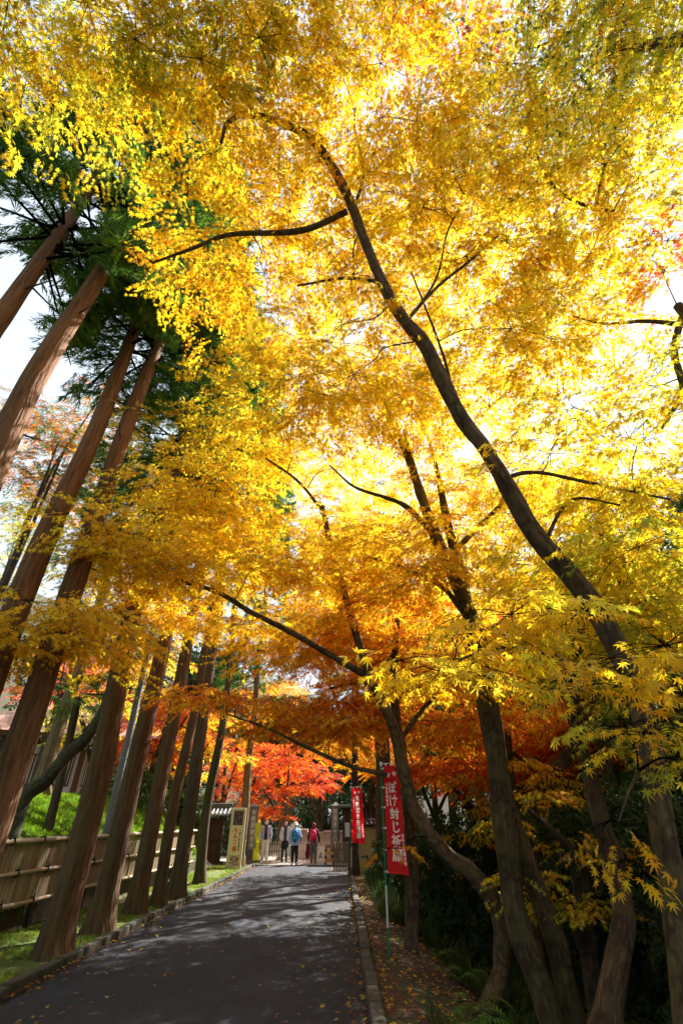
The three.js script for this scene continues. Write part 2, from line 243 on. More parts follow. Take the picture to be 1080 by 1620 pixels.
const leafShapes = [0.15, 0.3].map((curl) => { const t = new Tris(); addLeaf(t, mapleOutline(8), new THREE.Matrix4(), 1, [1, 1, 1], curl); return t.build(); });
function needleSpray(seed) {   // a drooping cedar branchlet: many narrow curved blades round a stem
  const r = rng(seed), t = new Tris(), L = 0.5;
  for (let i = 0; i < 46; i++) {
    const s = 0.05 + 0.95 * r(), a = r() * 6.28, l = 0.10 + 0.13 * (1 - s * 0.5) * r(), c = V(0, -0.10 * s * s, s * L), d = V(Math.cos(a) * 0.8, Math.sin(a) * 0.55, 0.75).normalize(), w = V(-Math.sin(a), Math.cos(a), 0).multiplyScalar(0.009);
    const b = c.clone().addScaledVector(d, l * 0.55), e = c.clone().addScaledVector(d, l).add(V(0, 0.02 - 0.03 * r(), 0.03)), k = 0.65 + 0.7 * r(), col = [k * 1.0, k, k];
    t.tri(c.clone().addScaledVector(w, 0.6), b.clone().add(w), b.clone().sub(w), col); t.tri(b.clone().add(w), e, b.clone().sub(w), col);
  }
  return t.build();
}
const NEEDLES = [21, 22, 23].map(needleSpray);
function ovalSpray(seed, count = 16, L = 0.34, size = 0.085) {
  const r = rng(seed), t = new Tris();
  for (let i = 0; i < count; i++) {
    const a = r() * 6.28, s = 0.1 + 0.9 * r(), c = V(0.04 * Math.cos(a), 0.04 * Math.sin(a), s * L), l = size * (0.7 + 0.6 * r()), m = new THREE.Matrix4().makeRotationFromEuler(new THREE.Euler(rad(r() * 70 - 30), a, rad(r() * 60 - 30), 'YXZ')).setPosition(c.x, c.y, c.z), k = 0.6 + 0.8 * r(), col = [k, k, k * 0.9], q = (x, z, y = 0) => V(x * l, y * l, z * l).applyMatrix4(m);
    const A = q(0, 0), B = q(0.2, 0.35, 0.05), C = q(0.17, 0.7, 0.03), D = q(0, 1, -0.06), E = q(-0.17, 0.7, 0.03), Fp = q(-0.2, 0.35, 0.05), M = q(0, 0.5, -0.02);
    for (const [u, w] of [[A, B], [B, C], [C, D], [D, E], [E, Fp], [Fp, A]]) t.tri(M, w, u, col);
  }
  return t.build();
}
const OVALS = [31, 32, 33].map((s) => ovalSpray(s));
function tuft(seed, n, h, spread, w) { const r = rng(seed), t = new Tris(); for (let i = 0; i < n; i++) { const a = r() * 6.28, d = V(Math.cos(a), 0, Math.sin(a)), b = d.clone().multiplyScalar(spread * 0.3 * r()), hh = h * (0.5 + 0.6 * r()), lean = spread * (0.3 + r()), s = V(-d.z, 0, d.x).multiplyScalar(w), m = b.clone().addScaledVector(d, lean * 0.4).add(V(0, hh * 0.65, 0)), e = b.clone().addScaledVector(d, lean).add(V(0, hh * (0.75 + 0.25 * r()), 0)), k = 0.6 + 0.7 * r(), col = [k, k, k * 0.9]; t.tri(b.clone().add(s), b.clone().sub(s), m.clone().add(s), col); t.tri(m.clone().add(s), b.clone().sub(s), m.clone().sub(s), col); t.tri(m.clone().add(s), m.clone().sub(s), e, col); } return t.build(); }
function fernGeo(seed) { const r = rng(seed), t = new Tris(); for (let f = 0; f < 7; f++) { const a = (f / 7) * 6.28 + r(), L = 0.45 + 0.25 * r(), d = V(Math.cos(a), 0, Math.sin(a)), s = V(-d.z, 0, d.x), k = 0.7 + 0.6 * r(); let prev = null; for (let i = 1; i <= 11; i++) { const u = i / 11, p = d.clone().multiplyScalar(L * u * (1 - 0.15 * u)).add(V(0, L * (0.9 * u - 0.85 * u * u), 0)), w = 0.13 * Math.sin(Math.PI * Math.min(1, u * 0.85 + 0.12)); for (const q of [-1, 1]) { const e = p.clone().addScaledVector(s, q * w).addScaledVector(d, 0.05).add(V(0, -0.03, 0)); t.tri(p.clone().addScaledVector(d, -0.016), p.clone().addScaledVector(d, 0.022), e, [k, k, k * 0.8]); } prev = p; } } return t.build(); }

// many copies of a few shapes: list of [matrix, colour]; one InstancedMesh per shape
function scatter(name, shapes, material, list, parent, kind = 'stuff') {
  shapes.forEach((g, s) => {
    const mine = list.filter((_, i) => i % shapes.length === s); if (!mine.length) return;
    const m = new THREE.InstancedMesh(g, g.groups.length > 1 ? [material, twigMat] : material, mine.length);
    mine.forEach(([mat, c], i) => { m.setMatrixAt(i, mat); m.setColorAt(i, c); });
    m.name = parent === scene ? numbered(name) : name; m.castShadow = m.receiveShadow = true; m.userData.kind = kind; parent.add(m);
  });
}
const PALETTE = {
  yellow: [[0.95, 0.74, 0.028], [0.95, 0.68, 0.02], [0.96, 0.79, 0.045], [0.94, 0.62, 0.017], [0.90, 0.73, 0.045]],
  gold: [[0.95, 0.68, 0.02], [0.94, 0.60, 0.016], [0.95, 0.74, 0.03], [0.92, 0.53, 0.014]],
  amber: [[0.90, 0.50, 0.014], [0.92, 0.56, 0.017], [0.88, 0.42, 0.013], [0.92, 0.62, 0.022]],
  orange: [[0.88, 0.31, 0.014], [0.86, 0.25, 0.012], [0.90, 0.40, 0.016], [0.82, 0.20, 0.014]],
  red: [[0.74, 0.075, 0.018], [0.80, 0.11, 0.018], [0.66, 0.05, 0.02], [0.85, 0.17, 0.02]],
  pink: [[0.78, 0.20, 0.12], [0.72, 0.12, 0.07], [0.80, 0.28, 0.16]],
  olive: [[0.80, 0.68, 0.03], [0.88, 0.68, 0.025], [0.58, 0.54, 0.035], [0.84, 0.55, 0.02], [0.46, 0.48, 0.035]],
  lime: [[0.74, 0.68, 0.05], [0.86, 0.70, 0.04], [0.60, 0.62, 0.05], [0.48, 0.55, 0.04]],
  rust: [[0.30, 0.13, 0.03], [0.20, 0.20, 0.03], [0.42, 0.16, 0.025], [0.16, 0.20, 0.03], [0.5, 0.2, 0.03]],
  cedar: [[0.07, 0.18, 0.025], [0.10, 0.23, 0.03], [0.05, 0.14, 0.022], [0.15, 0.26, 0.03]],
  ever: [[0.035, 0.065, 0.02], [0.05, 0.085, 0.022], [0.028, 0.05, 0.02]],
  fresh: [[0.10, 0.17, 0.02], [0.15, 0.22, 0.025], [0.08, 0.13, 0.02]],
  litter: [[0.42, 0.12, 0.025], [0.30, 0.07, 0.02], [0.45, 0.22, 0.035], [0.18, 0.08, 0.03], [0.22, 0.05, 0.02], [0.12, 0.06, 0.03]],
};
function tintFrom(names, r) { const a = PALETTE[names[(r() * names.length) | 0]], c = a[(r() * a.length) | 0], k = 0.86 + 0.22 * r(); return rgb(c[0] * k, c[1] * k * (0.94 + 0.12 * r()), c[2] * k); }

// ------------------------------------------------------------------ a maple: hand-laid trunk and limbs, branches grown out to flat pads of leaves
const trace = (list) => { const pts = list.map(([x, y, z]) => at(x, y, z)), R = list.map(([x, y, z, w]) => w * scaleAt(x, y, z)); return smoothPath(pts, R); };
function maple(o) {
  const { seed, name = 'maple_tree', label, limbs = [], trunks = [], crowns, kind = 'mid', bark = [0.12, 0.09, 0.062], mossy = 0.5, single = 0, group = 'autumn maples' } = o, r = rng(seed);
  const root = thing(name, label, 'tree', [0, 0, 0], 0, group), nodes = [], near = kind !== 'far';
  const lay = (path, nm, segs, i) => { part(nm, limb(path, segs, { seed: seed + i, tint: bark, mossy, lump: 0.16, flare: nm === 'trunk' ? 0.5 : 0 }), mapleBark, root); path.P.forEach((p, k) => { if (nm !== 'trunk' || k > path.P.length * 0.35) nodes.push({ p, r: path.R[k] }); }); };
  trunks.forEach((t, i) => lay(t.P ? t : trace(t), 'trunk', near ? 18 : 9, i)); limbs.forEach((t, i) => lay(t.P ? t : trace(t), 'branch', near ? 10 : 6, i + 20));
  if (!nodes.length) return root;
  // pads
  const pads = [];
  for (const c of crowns) {
    const C = c.c ?? at(...c.p);
    for (let i = 0; i < c.n; i++) {
      let p, tries = 0;
      do { const u = V(r() * 2 - 1, r() * 2 - 1, r() * 2 - 1); if (u.length() > 1) continue; p = V(C.x + u.x * c.r[0], C.y + u.y * c.r[1], C.z + u.z * c.r[2]); if (!pads.some((q) => q.p.distanceTo(p) < 0.55 * (c.size ?? 0.8))) break; p = null; } while (++tries < 14);
      if (p) pads.push({ p, R: (c.size ?? 0.8) * (0.7 + 0.6 * r()), tint: c.tint, d: (c.density ?? 1), droop: c.droop ?? 0.25, kind: c.kind ?? kind, grow: c.grow ?? 1 });
    }
  }
  for (const q of pads) q.d0 = Math.min(...nodes.map((n) => n.p.distanceTo(q.p)));
  pads.sort((a, b) => a.d0 - b.d0);
  const twigs = [], sprays = { near: [], mid: [], far: [] };
  for (const q of pads) {
    let best = null, cost = 1e9; for (const n of nodes) { const d = n.p.distanceTo(q.p), k = d + Math.max(0, n.p.y - q.p.y) * 0.7 - Math.min(0.25, n.r * 2); if (k < cost) { cost = k; best = n; } }
    const d = best.p.distanceTo(q.p), mid = best.p.clone().lerp(q.p, 0.4).add(V((r() - 0.5) * 0.3 * d, (r() * 0.22) * d, (r() - 0.5) * 0.3 * d)), mid2 = best.p.clone().lerp(q.p, 0.75).add(V((r() - 0.5) * 0.18 * d, (r() * 0.16) * d, (r() - 0.5) * 0.18 * d));
    const r0 = Math.min(best.r * 0.7, 0.006 + 0.007 * d), path = smoothPath([best.p, mid, mid2, q.p], [1, 1, 1, 1], 3);
    twigs.push([path.P, r0, Math.max(0.003, r0 * 0.35)]);
    path.P.forEach((p, i) => { if (i > 1) nodes.push({ p, r: lerp(r0, r0 * 0.35, i / path.P.length) }); });
    const axis = q.p.clone().sub(best.p).setY(0); const yaw0 = Math.atan2(axis.x, axis.z), nt = 7;
    const tilt = q.droop;
    for (let i = 0; i < nt; i++) { const a = yaw0 + ((i + r() * 0.8) / nt) * 6.28, e = q.p.clone().add(V(Math.sin(a) * q.R * 0.8, -tilt * q.R * 0.5, Math.cos(a) * q.R * 0.8)), m = q.p.clone().lerp(e, 0.5).add(V((r() - 0.5) * 0.12, 0.08 * q.R, (r() - 0.5) * 0.12)); twigs.push([[q.p, m, e], 0.0045, 0.0018]); }
    const per = q.kind === 'far' ? 28 : q.kind === 'near' ? 58 : 54, n = Math.round(per * q.d * (q.R / 0.8) ** 2), ox = r() * 50, oz = r() * 50;
    for (let i = 0; i < n; i++) {
      const a = r() * 6.28, u = Math.pow(r(), 0.6), x = Math.sin(a) * u * q.R, z = Math.cos(a) * u * q.R;
      if (noise3(x * 2.4 + ox, seed, z * 2.4 + oz) < 0.30) continue;
      const p = V(q.p.x + x, q.p.y + (r() + r() - 1) * 0.16 * q.R - tilt * u * u * q.R + 0.05, q.p.z + z), yaw = a + (r() - 0.5) * 1.6;
      const m = new THREE.Matrix4().makeRotationFromEuler(new THREE.Euler(rad(2 + 34 * r() + 34 * tilt * u), yaw, rad(r() * 40 - 20), 'YXZ')).scale(V(1, 1, 1).multiplyScalar((0.78 + 0.45 * r()) * q.grow)).setPosition(p);
      sprays[q.kind].push([m, tintFrom(q.tint, r), p]);
    }
  }
  part('twigs', thinTwigs(twigs), twigMat, root, 'stuff');
  // the leaves that show largest are parts of their own; the rest of the crown is one mass
  let loose = 0;
  if (single) {
    const inView = (p) => { const x = p.x, y = p.y - EYE, z = -p.z, f = y * SP + z * CP; if (f < 0.8) return 0; const u = (x / f) * LENS, v = ((y * CP - z * SP) / f) * LENS; return Math.abs(u) < 530 && Math.abs(v) < 800 ? f : 0; };
    const list = sprays.near.filter((s) => inView(s[2])).sort((a, b) => inView(a[2]) - inView(b[2])), take = Math.floor(single / 11);
    const chosen = new Set(list.slice(0, take)); sprays.near = sprays.near.filter((s) => !chosen.has(s));
    const mats = new Map(), mat = (c) => { const k = [c.r, c.g, c.b].map((x) => Math.round(x * 9)).join(); if (!mats.has(k)) { const m = leafMat.clone(); m.color.copy(c); mats.set(k, m); } return mats.get(k); };
    const stems = [];
    for (const s of chosen) { SPRAYS.near[0].userData.frames.forEach((l) => { const f = leafCol(l), c = rgb(s[1].r * f[0], s[1].g * f[1], s[1].b * f[2]), m = part('leaf', leafShapes[(r() * 2) | 0], mat(c), root); m.matrixAutoUpdate = false; m.matrix.copy(s[0]).multiply(l.m).scale(V(l.size, l.size, l.size)); m.matrix.decompose(m.position, m.quaternion, m.scale); loose++; }); stems.push([[V(0, 0, 0), V(0.01, 0.004, 0.13), V(-0.004, -0.01, 0.26)].map((p) => p.applyMatrix4(s[0])), 0.0026, 0.0012]); }
    part('leaf_stems', thinTwigs(stems), twigMat, root, 'stuff');
  }
  for (const k of ['near', 'mid', 'far']) if (sprays[k].length) scatter('crown', SPRAYS[k], leafMat, sprays[k], root);
  return root;
}

// ------------------------------------------------------------------ a cedar: straight fluted trunk, whorls of drooping branches high up
function cedar(o) {
  const { seed, label, base, rBase, H = 19, from = 9, reach = 2.3, lean = V(0, 0, 0), density = 1, name = 'cedar_tree', tint = [0.20, 0.105, 0.06], pal = ['cedar'], mossy = 0.85, stubs = 8, group } = o, r = rng(seed);
  const root = thing(name, label, 'tree', base, 0, group), top = lean.clone().add(V(0, H, 0)), pts = [], R = [];
  for (let i = 0; i <= 8; i++) { const t = i / 8; pts.push(V(top.x * t + (r() - 0.5) * 0.16 * (i % 8 ? 1 : 0), -0.12 + (top.y + 0.12) * t, top.z * t + (r() - 0.5) * 0.16 * (i % 8 ? 1 : 0))); R.push(rBase * lerp(1, 0.12, Math.pow(t, 1.15))); }
  const path = smoothPath(pts, R, 9); part('trunk', limb(path, 28, { flute: 0.03, lump: 0.045, seed, tint, mossy, flare: 1.0 }), cedarBark, root);
  const point = (h) => { const t = clamp(h / H) * (path.P.length - 1), k = Math.min(path.P.length - 2, Math.floor(t)); return path.P[k].clone().lerp(path.P[k + 1], t - k); };
  for (let i = 0; i < stubs; i++) { const h = 2.6 + (from - 2.6) * r(), a = r() * 6.28, p = point(h), e = p.clone().add(V(Math.cos(a) * (0.35 + 0.5 * r()), -0.1 + 0.25 * r(), Math.sin(a) * (0.35 + 0.5 * r()))); part('stub', rod(p, e, 0.022, 0.008, 6), twigMat, root); }
  const list = [], twigs = [], levels = Math.round((H - from) / 0.42);
  for (let i = 0; i < levels; i++) for (let b = 0; b < 4; b++) {
    const h = from + (H - from) * ((i + r()) / levels), t = (h - from) / (H - from), L = reach * (0.35 + 0.65 * Math.sin(Math.PI * clamp(0.28 + 0.72 * t))) * (0.7 + 0.5 * r()) * (1 - 0.45 * t), a = r() * 6.28, d = V(Math.cos(a), 0, Math.sin(a)), p0 = point(h);
    const P = [p0, p0.clone().addScaledVector(d, L * 0.45).add(V(0, -0.10 * L, 0)), p0.clone().addScaledVector(d, L * 0.8).add(V(0, -0.2 * L, 0)), p0.clone().addScaledVector(d, L).add(V(0, -0.12 * L, 0))]; twigs.push([P, 0.03, 0.008]);
    const n = Math.round(L * 8.5 * density);
    for (let k = 0; k < n; k++) { const u = Math.pow(0.15 + 0.85 * r(), 0.7), f = u * 3, m = Math.min(2, Math.floor(f)), p = P[m].clone().lerp(P[m + 1], f - m), side = (r() - 0.5) * 1.1 * (0.35 + 0.5 * u); p.add(V(-d.z * side, (r() - 0.55) * 0.35, d.x * side)); const mt = new THREE.Matrix4().makeRotationFromEuler(new THREE.Euler(rad(-25 + 70 * r()), Math.atan2(d.x, d.z) + side * 1.4 + (r() - 0.5) * 1.1, r() * 6, 'YXZ')).scale(V(1, 1, 1).multiplyScalar(0.75 + 0.6 * r())).setPosition(p); list.push([mt, tintFrom(pal, r)]); }
  }
  part('branches', thinTwigs(twigs), twigMat, root, 'stuff'); scatter('crown', NEEDLES, needleMat, list, root);
  return root;
}
// a broad evergreen: trunk, a few limbs, leaf clumps round an uneven crown
function evergreen(o) {
  const { seed, name = 'evergreen_tree', label, category = 'tree', base, H = 7, R = 2.4, n = 900, pal = ['ever'], r0 = 0.16, squash = 1, low = 0.25, group } = o, r = rng(seed), root = thing(name, label, category, base, 0, group);
  const C = V(0, H * (0.5 + low * 0.5), 0), lobes = []; for (let i = 0; i < 11; i++) { const a = r() * 6.28, y = r() * 2 - 1; lobes.push({ c: V(Math.cos(a) * R * 0.62 * Math.sqrt(1 - y * y * 0.7), C.y + y * H * (0.5 - low * 0.5) * 0.75, Math.sin(a) * R * 0.62 * Math.sqrt(1 - y * y * 0.7)), r: R * (0.34 + 0.26 * r()) }); }
  const path = smoothPath([V(0, -0.15, 0), V(0.1 * r(), H * 0.3, 0.1 * r()), V(0, H * 0.65, 0), V(0.1, H * 0.88, 0)], [r0, r0 * 0.8, r0 * 0.5, r0 * 0.15]);
  part('trunk', limb(path, 10, { seed, mossy: 0.6, tint: [0.09, 0.07, 0.05] }), mapleBark, root);
  const tw = []; for (const l of lobes) { const s = path.P[Math.min(path.P.length - 1, Math.floor(clamp((l.c.y / H) * 0.8) * path.P.length))]; tw.push([[s, s.clone().lerp(l.c, 0.5).add(V(0, -0.1, 0)), l.c], 0.035, 0.01]); }
  part('branches', thinTwigs(tw), twigMat, root, 'stuff');
  const list = []; for (let i = 0; i < n; i++) { const l = lobes[(r() * lobes.length) | 0], u = V(r() - 0.5, r() - 0.5, r() - 0.5).normalize(), p = l.c.clone().addScaledVector(u, l.r * (0.5 + 0.5 * Math.sqrt(r()))); p.y = Math.max(0.1, p.y * squash); const out = u.clone().add(V(0, -0.15, 0)), m = new THREE.Matrix4().makeRotationFromEuler(new THREE.Euler(-Math.asin(clamp(out.y, -1, 1)) + (r() - 0.5), Math.atan2(out.x, out.z) + (r() - 0.5), r() * 6, 'YXZ')).scale(V(1, 1, 1).multiplyScalar((0.8 + 0.6 * r()) * (o.leaf ?? 1))).setPosition(p); list.push([m, tintFrom(pal, r)]); }
  scatter(category === 'shrub' ? 'foliage' : 'crown', OVALS, evergreenMat, list, root);
  return root;
}

// ------------------------------------------------------------------ the cedars along the left kerb
{
  const ord = ['nearest', 'second', 'third', 'fourth', 'fifth', 'sixth'];
  const row = [[80, 1522, 0.215, 20], [154, 1485, 0.205, 19], [211, 1455, 0.19, 20], [248, 1440, 0.14, 17], [276, 1427, 0.2, 20], [315, 1400, 0.17, 18]];
  row.forEach(([x, y, r0, H], i) => { const g = onGround(x, y); cedar({ seed: 300 + i * 7, base: [g.x, terrain(g.x, -g.z), g.z], group: 'cedars lining the left verge', rBase: r0, H, from: 9.2 + (i % 3) * 0.7, label: ['thick flared cedar by the left kerb, nearest of those whose foot shows', 'mossy brown cedar trunk on the verge just behind the thick flared nearest one', 'third cedar trunk along the left kerb, a lit bamboo panel showing on its left', 'slender dark cedar trunk close in front of a thicker pale-topped one on the left verge', 'fifth cedar along the left kerb, thick with a pale upper trunk behind the slender one', 'grey-green cedar trunk standing on the verge close to the festival signboard'][i], lean: V([-0.1, 0.2, 0.2, 0.35, -0.25, 0.1][i], 0, [0.1, 0.3, -0.3, 0.2, 0, 0.2][i]), tint: i > 3 ? [0.14, 0.10, 0.066] : [0.175, 0.10, 0.05], mossy: i === 5 ? 1.0 : 0.6 }); });
  const far = onGround(380, 1376); cedar({ seed: 361, base: [far.x - 0.15, 0.02, far.z - 0.4], rBase: 0.2, H: 17, from: 7.5, label: 'pale cedar trunk rising directly behind the festival signboard at the gate', tint: [0.26, 0.2, 0.14], mossy: 0.45 });
  // taller ones nearer the viewer whose feet are outside the picture
  [[-3, 1298, 6.9, 0.2, 22, 'cedar left of the thick flared one, its foot cut off by the left edge'], [-102, 1298, 6.5, 0.215, 21, 'reddish cedar trunk at the left edge with dark foliage round its top'], [-301, 1298, 4.7, 0.225, 19, 'sunlit bare cedar trunk entering at the left edge halfway up the picture'], [-520, 1298, 4.3, 0.2, 19, 'uppermost cedar trunk at the left edge, half hidden in dark green needles']].forEach(([x, y, z, r0, H, label], i) => {
    const p = at(x, y, z); cedar({ seed: 401 + i * 5, base: [p.x, terrain(p.x, z), p.z], group: 'cedars lining the left verge', rBase: r0, H, from: [10.2, 10.2, 10.6, 9.8][i], reach: 1.75, density: 1.4, label, tint: [0.2, 0.118, 0.06], mossy: 0.4, stubs: 6 });
  });
  const c8 = onGround(611, 1410, -0.3); cedar({ seed: 450, base: [c8.x, terrain(c8.x, -c8.z), c8.z], rBase: 0.3, H: 15, from: 6.5, label: 'dark thick cedar trunk on the right side behind the big red banner', tint: [0.10, 0.06, 0.04], mossy: 0.3 });
}
// ------------------------------------------------------------------ maples over the road
const G3 = ['yellow', 'yellow', 'gold'];
maple({ seed: 11, kind: 'near', single: 297, label: 'big yellow maple at the right edge, its dark trunk arcing across the canopy', mossy: 0.45, bark: [0.17, 0.115, 0.068],
  trunks: [[[1098, 1800, 5.0, 24], [1078, 1500, 4.95, 21], [1046, 1300, 4.85, 19], [1010, 1110, 4.7, 18], [940, 960, 4.45, 17], [850, 850, 4.2, 15], [805, 775, 4.05, 13.5], [768, 712, 3.9, 12], [735, 668, 3.82, 12], [694, 592, 3.65, 11], [672, 545, 3.52, 11], [640, 508, 3.38, 9.5], [612, 462, 3.25, 8.5], [583, 398, 3.1, 7.5], [540, 290, 2.85, 7], [480, 210, 2.6, 6], [400, 182, 2.4, 4.5], [362, 192, 2.3, 3.2], [350, 225, 2.3, 2.5]]],
  limbs: [[[548, 335, 2.97, 5], [480, 364, 3.1, 4.6], [360, 372, 3.3, 3.6], [300, 395, 3.4, 2.8], [240, 416, 3.5, 1.6]], [[400, 184, 2.4, 4], [388, 142, 2.3, 3.6], [340, 126, 2.25, 2.8], [290, 136, 2.2, 1.6]], [[645, 506, 3.4, 3.4], [652, 497, 3.4, 3], [690, 455, 3.3, 2.4], [740, 415, 3.2, 2], [790, 370, 3.1, 1.3]], [[795, 757, 4.0, 4], [842, 747, 4.0, 3.2], [950, 768, 3.9, 2.6], [1060, 790, 3.8, 1.6]], [[968, 1070, 4.55, 6], [915, 1055, 4.2, 4.4], [850, 1030, 3.8, 3.4], [780, 1026, 3.5, 2.6], [700, 1055, 3.3, 1.5]], [[1035, 1190, 4.7, 4], [1015, 1210, 4.2, 3], [995, 1250, 3.8, 2.2], [978, 1300, 3.6, 1.3]], [[595, 445, 3.2, 3], [545, 440, 3.2, 2.4], [470, 452, 3.2, 1.5]], [[655, 495, 3.4, 2.2], [690, 440, 3.3, 1.8], [710, 360, 3.1, 1.4], [755, 290, 2.9, 0.9]], [[560, 330, 2.95, 3], [575, 270, 2.8, 2.2], [560, 190, 2.5, 1.4], [575, 120, 2.2, 0.8]], [[720, 640, 3.7, 3], [700, 560, 3.6, 2.2], [650, 430, 3.3, 1.2]], [[860, 860, 4.2, 3.4], [905, 790, 4.1, 2.6], [985, 800, 4.0, 1.4]]],
  crowns: [{ p: [640, 300, 3.4], r: [2.0, 1.1, 1.8], n: 24, tint: G3 }, { p: [430, 190, 2.5], r: [1.8, 0.8, 1.5], n: 15, tint: ['gold', 'yellow'] }, { p: [390, 430, 4.2], r: [1.5, 0.8, 1.4], n: 14, tint: ['gold', 'yellow', 'amber'] }, { p: [820, 520, 4.0], r: [1.7, 1.1, 1.5], n: 17, tint: ['yellow'] }, { p: [930, 740, 4.2], r: [1.5, 0.7, 1.1], n: 7, tint: ['yellow'] }, { p: [760, 360, 3.4], r: [1.3, 0.8, 1.1], n: 10, tint: ['yellow'] }, { p: [540, 430, 3.9], r: [1.0, 0.6, 0.8], n: 8, tint: ['yellow', 'gold'] }, { p: [480, 620, 4.4], r: [1.0, 0.6, 0.9], n: 6, tint: ['yellow', 'gold'] },
    { p: [800, 1005, 3.1], r: [0.62, 0.15, 0.45], n: 6, size: 0.38, density: 0.68, grow: 1.15, droop: 0.12, tint: ['yellow', 'gold'] }, { p: [700, 1045, 3.1], r: [0.36, 0.12, 0.3], n: 2, size: 0.32, density: 0.68, grow: 1.12, droop: 0.12, tint: ['yellow'] }, { p: [960, 1040, 3.1], r: [0.6, 0.18, 0.45], n: 4, size: 0.38, density: 0.68, grow: 1.15, droop: 0.12, tint: ['yellow', 'gold'] }, { p: [1035, 1170, 3.8], r: [0.3, 0.35, 0.4], n: 4, size: 0.32, density: 0.6, grow: 1.12, droop: 0.15, tint: ['lime', 'yellow'] }, { p: [985, 1325, 3.9], r: [0.08, 0.16, 0.1], n: 2, size: 0.17, droop: 1.1, density: 0.9, tint: ['gold', 'yellow'] }] });
maple({ seed: 12, kind: 'mid', label: 'golden maple with crooked trunk beside the big red banner, one limb reaching over the road', mossy: 0.5, bark: [0.18, 0.12, 0.068],
  trunks: [[[742, 1650, 8.6, 15], [782, 1574, 8.8, 14], [795, 1517, 9, 14], [787, 1439, 9.0, 13.5], [750, 1386, 9.0, 12.5], [701, 1345, 9.0, 11], [660, 1288, 9.0, 10], [640, 1230, 9.0, 9.5], [622, 1150, 9.0, 8.5], [585, 1070, 9.0, 7], [548, 950, 8.9, 5.5], [520, 850, 8.8, 4.5], [510, 800, 8.6, 3]]],
  limbs: [[[585, 1072, 9, 5.5], [520, 1035, 8.9, 5], [460, 1000, 8.7, 4.5], [400, 970, 8.5, 4], [340, 935, 8.2, 3.5], [270, 915, 8, 2.8], [215, 885, 7.8, 2.2], [178, 858, 7.6, 1.4]], [[612, 1226, 9.1, 3.6], [560, 1214, 9.2, 3.2], [480, 1180, 9.4, 2.6], [430, 1155, 9.5, 2], [360, 1130, 9.6, 1.2]], [[510, 808, 8.6, 2.6], [470, 760, 8.3, 2.2], [420, 725, 8.1, 1.6]]],
  crowns: [{ p: [470, 850, 8.3], r: [1.9, 1.0, 1.5], n: 20, tint: ['gold', 'yellow'] }, { p: [310, 800, 7.8], r: [1.6, 0.9, 1.4], n: 16, tint: ['gold', 'yellow'] }, { p: [350, 680, 7.6], r: [1.3, 0.8, 1.2], n: 11, tint: ['yellow'] }, { p: [190, 870, 7.2], r: [1.4, 0.6, 1.2], n: 13, tint: ['gold', 'yellow'] }, { p: [90, 980, 6.4], r: [1.1, 0.5, 1.0], n: 9, tint: ['gold'] }, { p: [270, 950, 8.9], r: [1.3, 0.4, 0.9], n: 9, tint: ['gold', 'amber'] }, { p: [470, 1000, 9.9], r: [1.5, 0.6, 1.2], n: 13, tint: ['gold', 'amber'] }, { p: [560, 800, 9], r: [1.7, 1.0, 1.3], n: 14, tint: ['gold', 'yellow'] }, { c: V(-0.3, 6.1, -11.5), r: [1.8, 0.8, 1.4], n: 10, tint: ['amber', 'gold'] }, { p: [440, 700, 8.2], r: [1.0, 0.7, 0.9], n: 7, tint: ['yellow', 'gold'] }, { p: [590, 950, 9.2], r: [1.5, 0.8, 1.3], n: 14, tint: ['amber', 'orange', 'amber'] }, { p: [350, 1100, 9.6], r: [0.9, 0.25, 0.8], n: 5, size: 0.6, tint: ['amber', 'orange'] }, { p: [500, 1140, 10], r: [1.2, 0.3, 0.9], n: 7, size: 0.65, tint: ['amber', 'orange'] }, { p: [610, 1330, 8.7], r: [0.25, 0.12, 0.2], n: 2, size: 0.22, density: 0.5, tint: ['amber'] }] });
